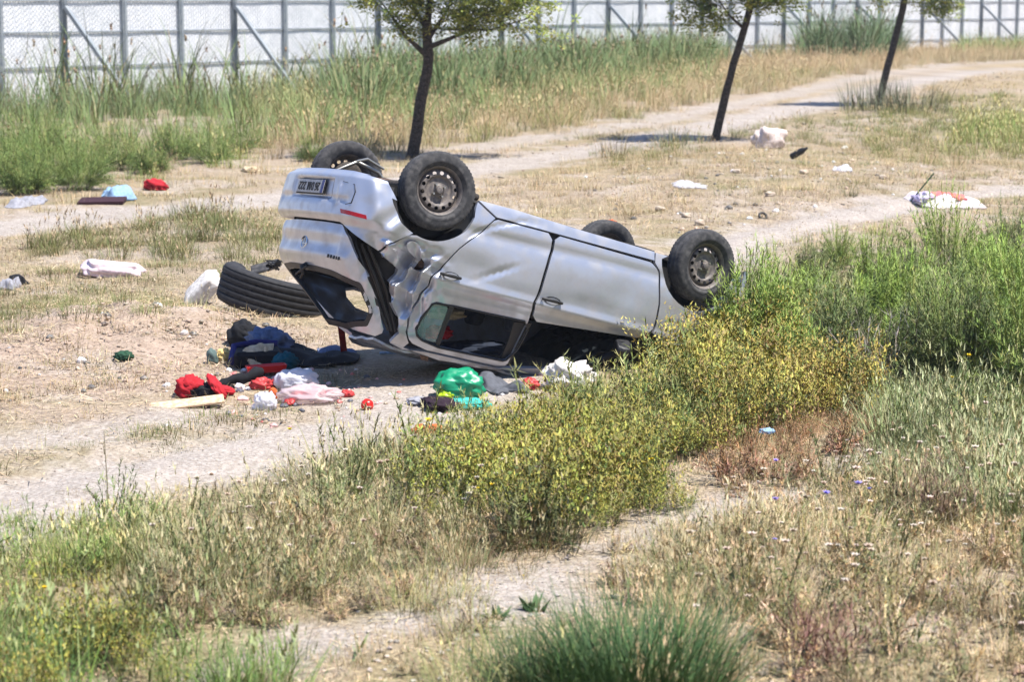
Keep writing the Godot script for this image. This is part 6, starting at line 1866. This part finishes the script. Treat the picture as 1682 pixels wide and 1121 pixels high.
	# the big grass clump near the camera
	var gc := [Color(0.033, 0.075, 0.024), Color(0.048, 0.10, 0.03), Color(0.026, 0.06, 0.02), Color(0.075, 0.12, 0.04)]
	bush("grass_clump", tuft(1500, 0.62, 0.40, 0.006, 0.75, 0.9, gc, 5), leaf, Vector3(0.546, 0, -8.936), 1.0, 0.0, "big dark green grass clump in the foreground", "", W)
	bush("grass_clump", tuft(500, 0.42, 0.26, 0.006, 0.8, 0.9, gc, 4), leaf, Vector3(0.151, 0, -8.974), 1.0, 0.0, "smaller green grass clump left of the big foreground clump", "", W)
	# single tall stalks
	for s in [[Vector3(-2.289, 0, -11.732), 0.62, "thin dry stalk standing before the pale track at left"], [Vector3(1.921, 0, -17.647), 0.95, "tall pale stalk rising before the front wheel"], [Vector3(2.692, 0, -17.647), 0.7, "pale leaning stalk among the bushes at right"], [Vector3(-1.060, 0, -13.208), 0.42, "thin stalk at the track edge below the red ball"]]:
		bush("dry_stalk", stalk(s[1]), dry, s[0], 1.0, rf(0, 6), s[2], "", W)

	# --- flowers
	flowers("blue_flowers", "small blue violet flowers in the foreground weeds", [Color(0.22, 0.20, 0.62), Color(0.30, 0.24, 0.60)], [[PackedVector2Array([Vector2(1.16, -12.00), Vector2(2.30, -12.57), Vector2(2.26, -10.99), Vector2(1.37, -10.45)]), 4.5], [PackedVector2Array([Vector2(-1.68, -12.73), Vector2(-0.50, -12.43), Vector2(-0.38, -11.11), Vector2(-1.30, -10.77)]), 1.8]], 0.22)
	flowers("yellow_flowers", "small yellow flowers dotted over the weeds", [Color(0.75, 0.58, 0.02)], [[PackedVector2Array([Vector2(-0.55, -12.73), Vector2(0.24, -14.29), Vector2(1.31, -14.89), Vector2(0.54, -11.86), Vector2(-0.27, -11.86)]), 4.0], [PackedVector2Array([Vector2(-2.30, -12.57), Vector2(-1.47, -13.55), Vector2(-1.30, -12.28), Vector2(-1.99, -12.00)]), 1.2], [PackedVector2Array([Vector2(1.42, -14.69), Vector2(5.36, -17.07), Vector2(4.37, -13.91), Vector2(1.82, -13.91)]), 1.0], [PackedVector2Array([Vector2(-3.04, -9.68), Vector2(-1.82, -9.95), Vector2(-1.46, -8.79), Vector2(-2.81, -8.79)]), 5.0], [PackedVector2Array([Vector2(-0.63, -10.99), Vector2(0.19, -11.48), Vector2(0.24, -10.45), Vector2(-0.47, -10.14)]), 1.2]], 0.20)
	flowers("pale_seed_heads", "pale dry seed heads above the weeds", [Color(0.55, 0.47, 0.40), Color(0.45, 0.36, 0.28)], [[PackedVector2Array([Vector2(-2.11, -12.28), Vector2(-0.96, -13.91), Vector2(0.20, -12.00), Vector2(-0.60, -10.45), Vector2(-1.51, -10.14)]), 14.0], [PackedVector2Array([Vector2(0.82, -12.00), Vector2(2.26, -13.21), Vector2(4.33, -13.55), Vector2(2.86, -8.79), Vector2(0.90, -8.79)]), 16.0], [PackedVector2Array([Vector2(-0.76, -13.21), Vector2(-0.34, -14.48), Vector2(-0.15, -12.43), Vector2(-0.48, -12.00)]), 8.0]], 0.22)

func stalk(h: float) -> ArrayMesh:
	var st := begin()
	var c := Color(0.30, 0.25, 0.16)
	st.set_color(c)
	tube(st, PackedVector3Array([Vector3(0, -0.03, 0), Vector3(0.02, h * 0.5, 0.01), Vector3(0.01, h, 0)]), PackedFloat32Array([0.005, 0.004, 0.002]), 5)
	for k in 7:
		blade(st, Vector3(0.015, h * (0.5 + k * 0.07), 0), k * 2.4, 0.16 * h, 0.006, 0.5, 0.2, vary(c, 0.2), 2)
	return st.commit()

func bush(called: String, mesh: Mesh, mat: Material, at: Vector3, s: float, turn: float, label: String, group: String, _tint: Color) -> void:
	var o := single(called, label, "bush" if called.contains("bush") or called == "dead_brush" else "plant", mesh, mat, on(at), Vector3(0, turn, 0), group)
	o.scale = Vector3(s, s, s)

func flowers(called: String, label: String, cols: Array, zones: Array, height: float) -> void:
	var st := begin()
	for k in 7:
		var a := TAU * k / 7.0
		blade(st, Vector3(0, height, 0), a, 0.016, 0.011, 0.9, 0.5, Color(1, 1, 1), 2)
		blade(st, Vector3(0, height, 0), a + 0.4, 0.010, 0.010, 0.3, 0.5, Color(0.9, 0.9, 0.9), 2)
	blade(st, Vector3(0.0, 0, 0), 0.3, height, 0.002, 0.0, 0.0, Color(0.45, 0.45, 0.12), 2)
	var m := st.commit()
	var zz := []
	for z in zones:
		for c in cols: zz.append([z[0], z[1] / cols.size(), 1.1, 1.8, c, 0.6])
	scatter(called, label, "flowers", [m], leafy_mat(0.3), zz, 0.0, 0.3)

func build_stones() -> void:
	var st_m := material(Color.WHITE, 0.92, 0.0, 0.3)
	st_m.vertex_color_use_as_albedo = true
	st_m.albedo_texture = noise_tex(256, 0.03, 12, Color(0.72, 0.70, 0.68), Color(1, 1, 1), 0.5, 4)
	triplanar(st_m, 3.0)
	var rocks := []
	for k in 4: rocks.append(rock_mesh(60 + k))
	var tan := Color(0.46, 0.38, 0.30)
	var white := Color(0.55, 0.49, 0.42)
	stones("gravel", "loose stones and clods lying on the dirt", rocks, st_m, [
		[PackedVector2Array([Vector2(-5.85, -17.65), Vector2(-3.74, -18.92), Vector2(-3.52, -21.21), Vector2(-2.60, -21.65), Vector2(-1.74, -18.92), Vector2(-1.71, -16.54), Vector2(-2.75, -16.03), Vector2(-5.01, -15.11)]), 60.0, 0.006, 0.03, Color(0.47, 0.37, 0.30), 1.0],
		[PackedVector2Array([Vector2(-4.11, -18.92), Vector2(-3.68, -21.43), Vector2(-2.60, -21.65), Vector2(-2.38, -18.92), Vector2(-2.93, -17.36)]), 60.0, 0.008, 0.045, Color(0.50, 0.41, 0.34), 1.0],
		[PackedVector2Array([Vector2(1.11, -35.59), Vector2(3.78, -42.86), Vector2(7.39, -44.68), Vector2(7.57, -36.84), Vector2(4.86, -30.43), Vector2(2.64, -27.27), Vector2(1.43, -28.00)]), 1.6, 0.012, 0.045, white, 1.0],
		[PackedVector2Array([Vector2(1.11, -35.59), Vector2(14.03, -44.68), Vector2(9.29, -29.58), Vector2(2.57, -26.58), Vector2(1.43, -28.00)]), 22.0, 0.008, 0.035, tan, 1.0],
		[PackedVector2Array([Vector2(-3.69, -11.11), Vector2(-4.61, -13.91), Vector2(-2.34, -15.11), Vector2(-1.03, -16.28), Vector2(-0.37, -16.03), Vector2(-1.12, -13.91), Vector2(-1.97, -12.73)]), 40.0, 0.006, 0.028, Color(0.48, 0.42, 0.36), 1.0],
		[PackedVector2Array([Vector2(-1.38, -8.94), Vector2(-0.91, -9.95), Vector2(-0.42, -10.34), Vector2(0.39, -11.48), Vector2(0.50, -10.99), Vector2(0.05, -9.95), Vector2(-0.51, -8.94)]), 110.0, 0.004, 0.035, Color(0.55, 0.50, 0.45), 1.0],
		[PackedVector2Array([Vector2(-2.29, -10.24), Vector2(-2.08, -10.99), Vector2(-1.81, -10.88), Vector2(-1.70, -10.24)]), 110.0, 0.004, 0.03, Color(0.55, 0.50, 0.45), 1.0],
		[PackedVector2Array([Vector2(1.26, -12.28), Vector2(1.56, -13.04), Vector2(2.49, -14.09), Vector2(2.37, -13.21), Vector2(1.61, -12.28)]), 110.0, 0.004, 0.03, Color(0.55, 0.51, 0.46), 1.0],
		[PackedVector2Array([Vector2(0.53, -11.73), Vector2(2.26, -13.21), Vector2(4.33, -13.55), Vector2(2.81, -8.79), Vector2(0.78, -8.79)]), 30.0, 0.01, 0.035, Color(0.5, 0.42, 0.36), 1.0],
		[PackedVector2Array([Vector2(-8.82, -26.58), Vector2(-3.48, -32.81), Vector2(-2.16, -20.39), Vector2(-5.66, -17.07)]), 10.0, 0.01, 0.04, tan, 1.0],
		[PackedVector2Array([Vector2(-0.62, -35.59), Vector2(24.42, -77.78), Vector2(31.40, -100.00), Vector2(-0.52, -44.68)]), 1.5, 0.02, 0.08, tan, 1.0]])
	# straw litter
	var st := begin()
	for i in 14:
		var c := vary(Color(0.50, 0.40, 0.25) if i % 3 else Color(0.28, 0.2, 0.12), 0.3)
		st.set_color(c)
		var a := rf(0, TAU)
		var p := Vector3(rf(-0.2, 0.2), rf(0.004, 0.014), rf(-0.2, 0.2))
		var d := Vector3(cos(a), rf(-0.05, 0.12), sin(a)) * rf(0.03, 0.11)
		var s := Vector3(-sin(a), 0, cos(a)) * 0.003
		quad(st, p - s, p + s, p + d + s * 0.5, p + d - s * 0.5, Vector3.UP)
	scatter("straw_litter", "broken straw lying flat on the soil", "straw", [st.commit()], leafy_mat(0.0), [
		[PackedVector2Array([Vector2(-4.35, -12.88), Vector2(-2.21, -14.29), Vector2(-0.98, -15.56), Vector2(0.28, -16.54), Vector2(0.32, -18.92), Vector2(-2.34, -22.11), Vector2(-3.42, -32.31), Vector2(-9.58, -28.38)]), 26.0, 0.7, 1.4, Color(1, 1, 1), 0.25],
		[PackedVector2Array([Vector2(-0.82, -35.59), Vector2(1.86, -40.86), Vector2(15.99, -50.00), Vector2(8.50, -26.58), Vector2(2.23, -25.30), Vector2(-0.35, -29.58)]), 10.0, 0.8, 1.8, Color(1, 1, 1), 0.3],
		[PackedVector2Array([Vector2(-2.82, -8.50), Vector2(-3.89, -11.73), Vector2(-1.75, -13.91), Vector2(-0.37, -16.03), Vector2(1.67, -18.92), Vector2(6.27, -19.63), Vector2(2.91, -8.50)]), 40.0, 0.6, 1.2, Color(1, 1, 1), 0.3]], 0.0, 0.3)
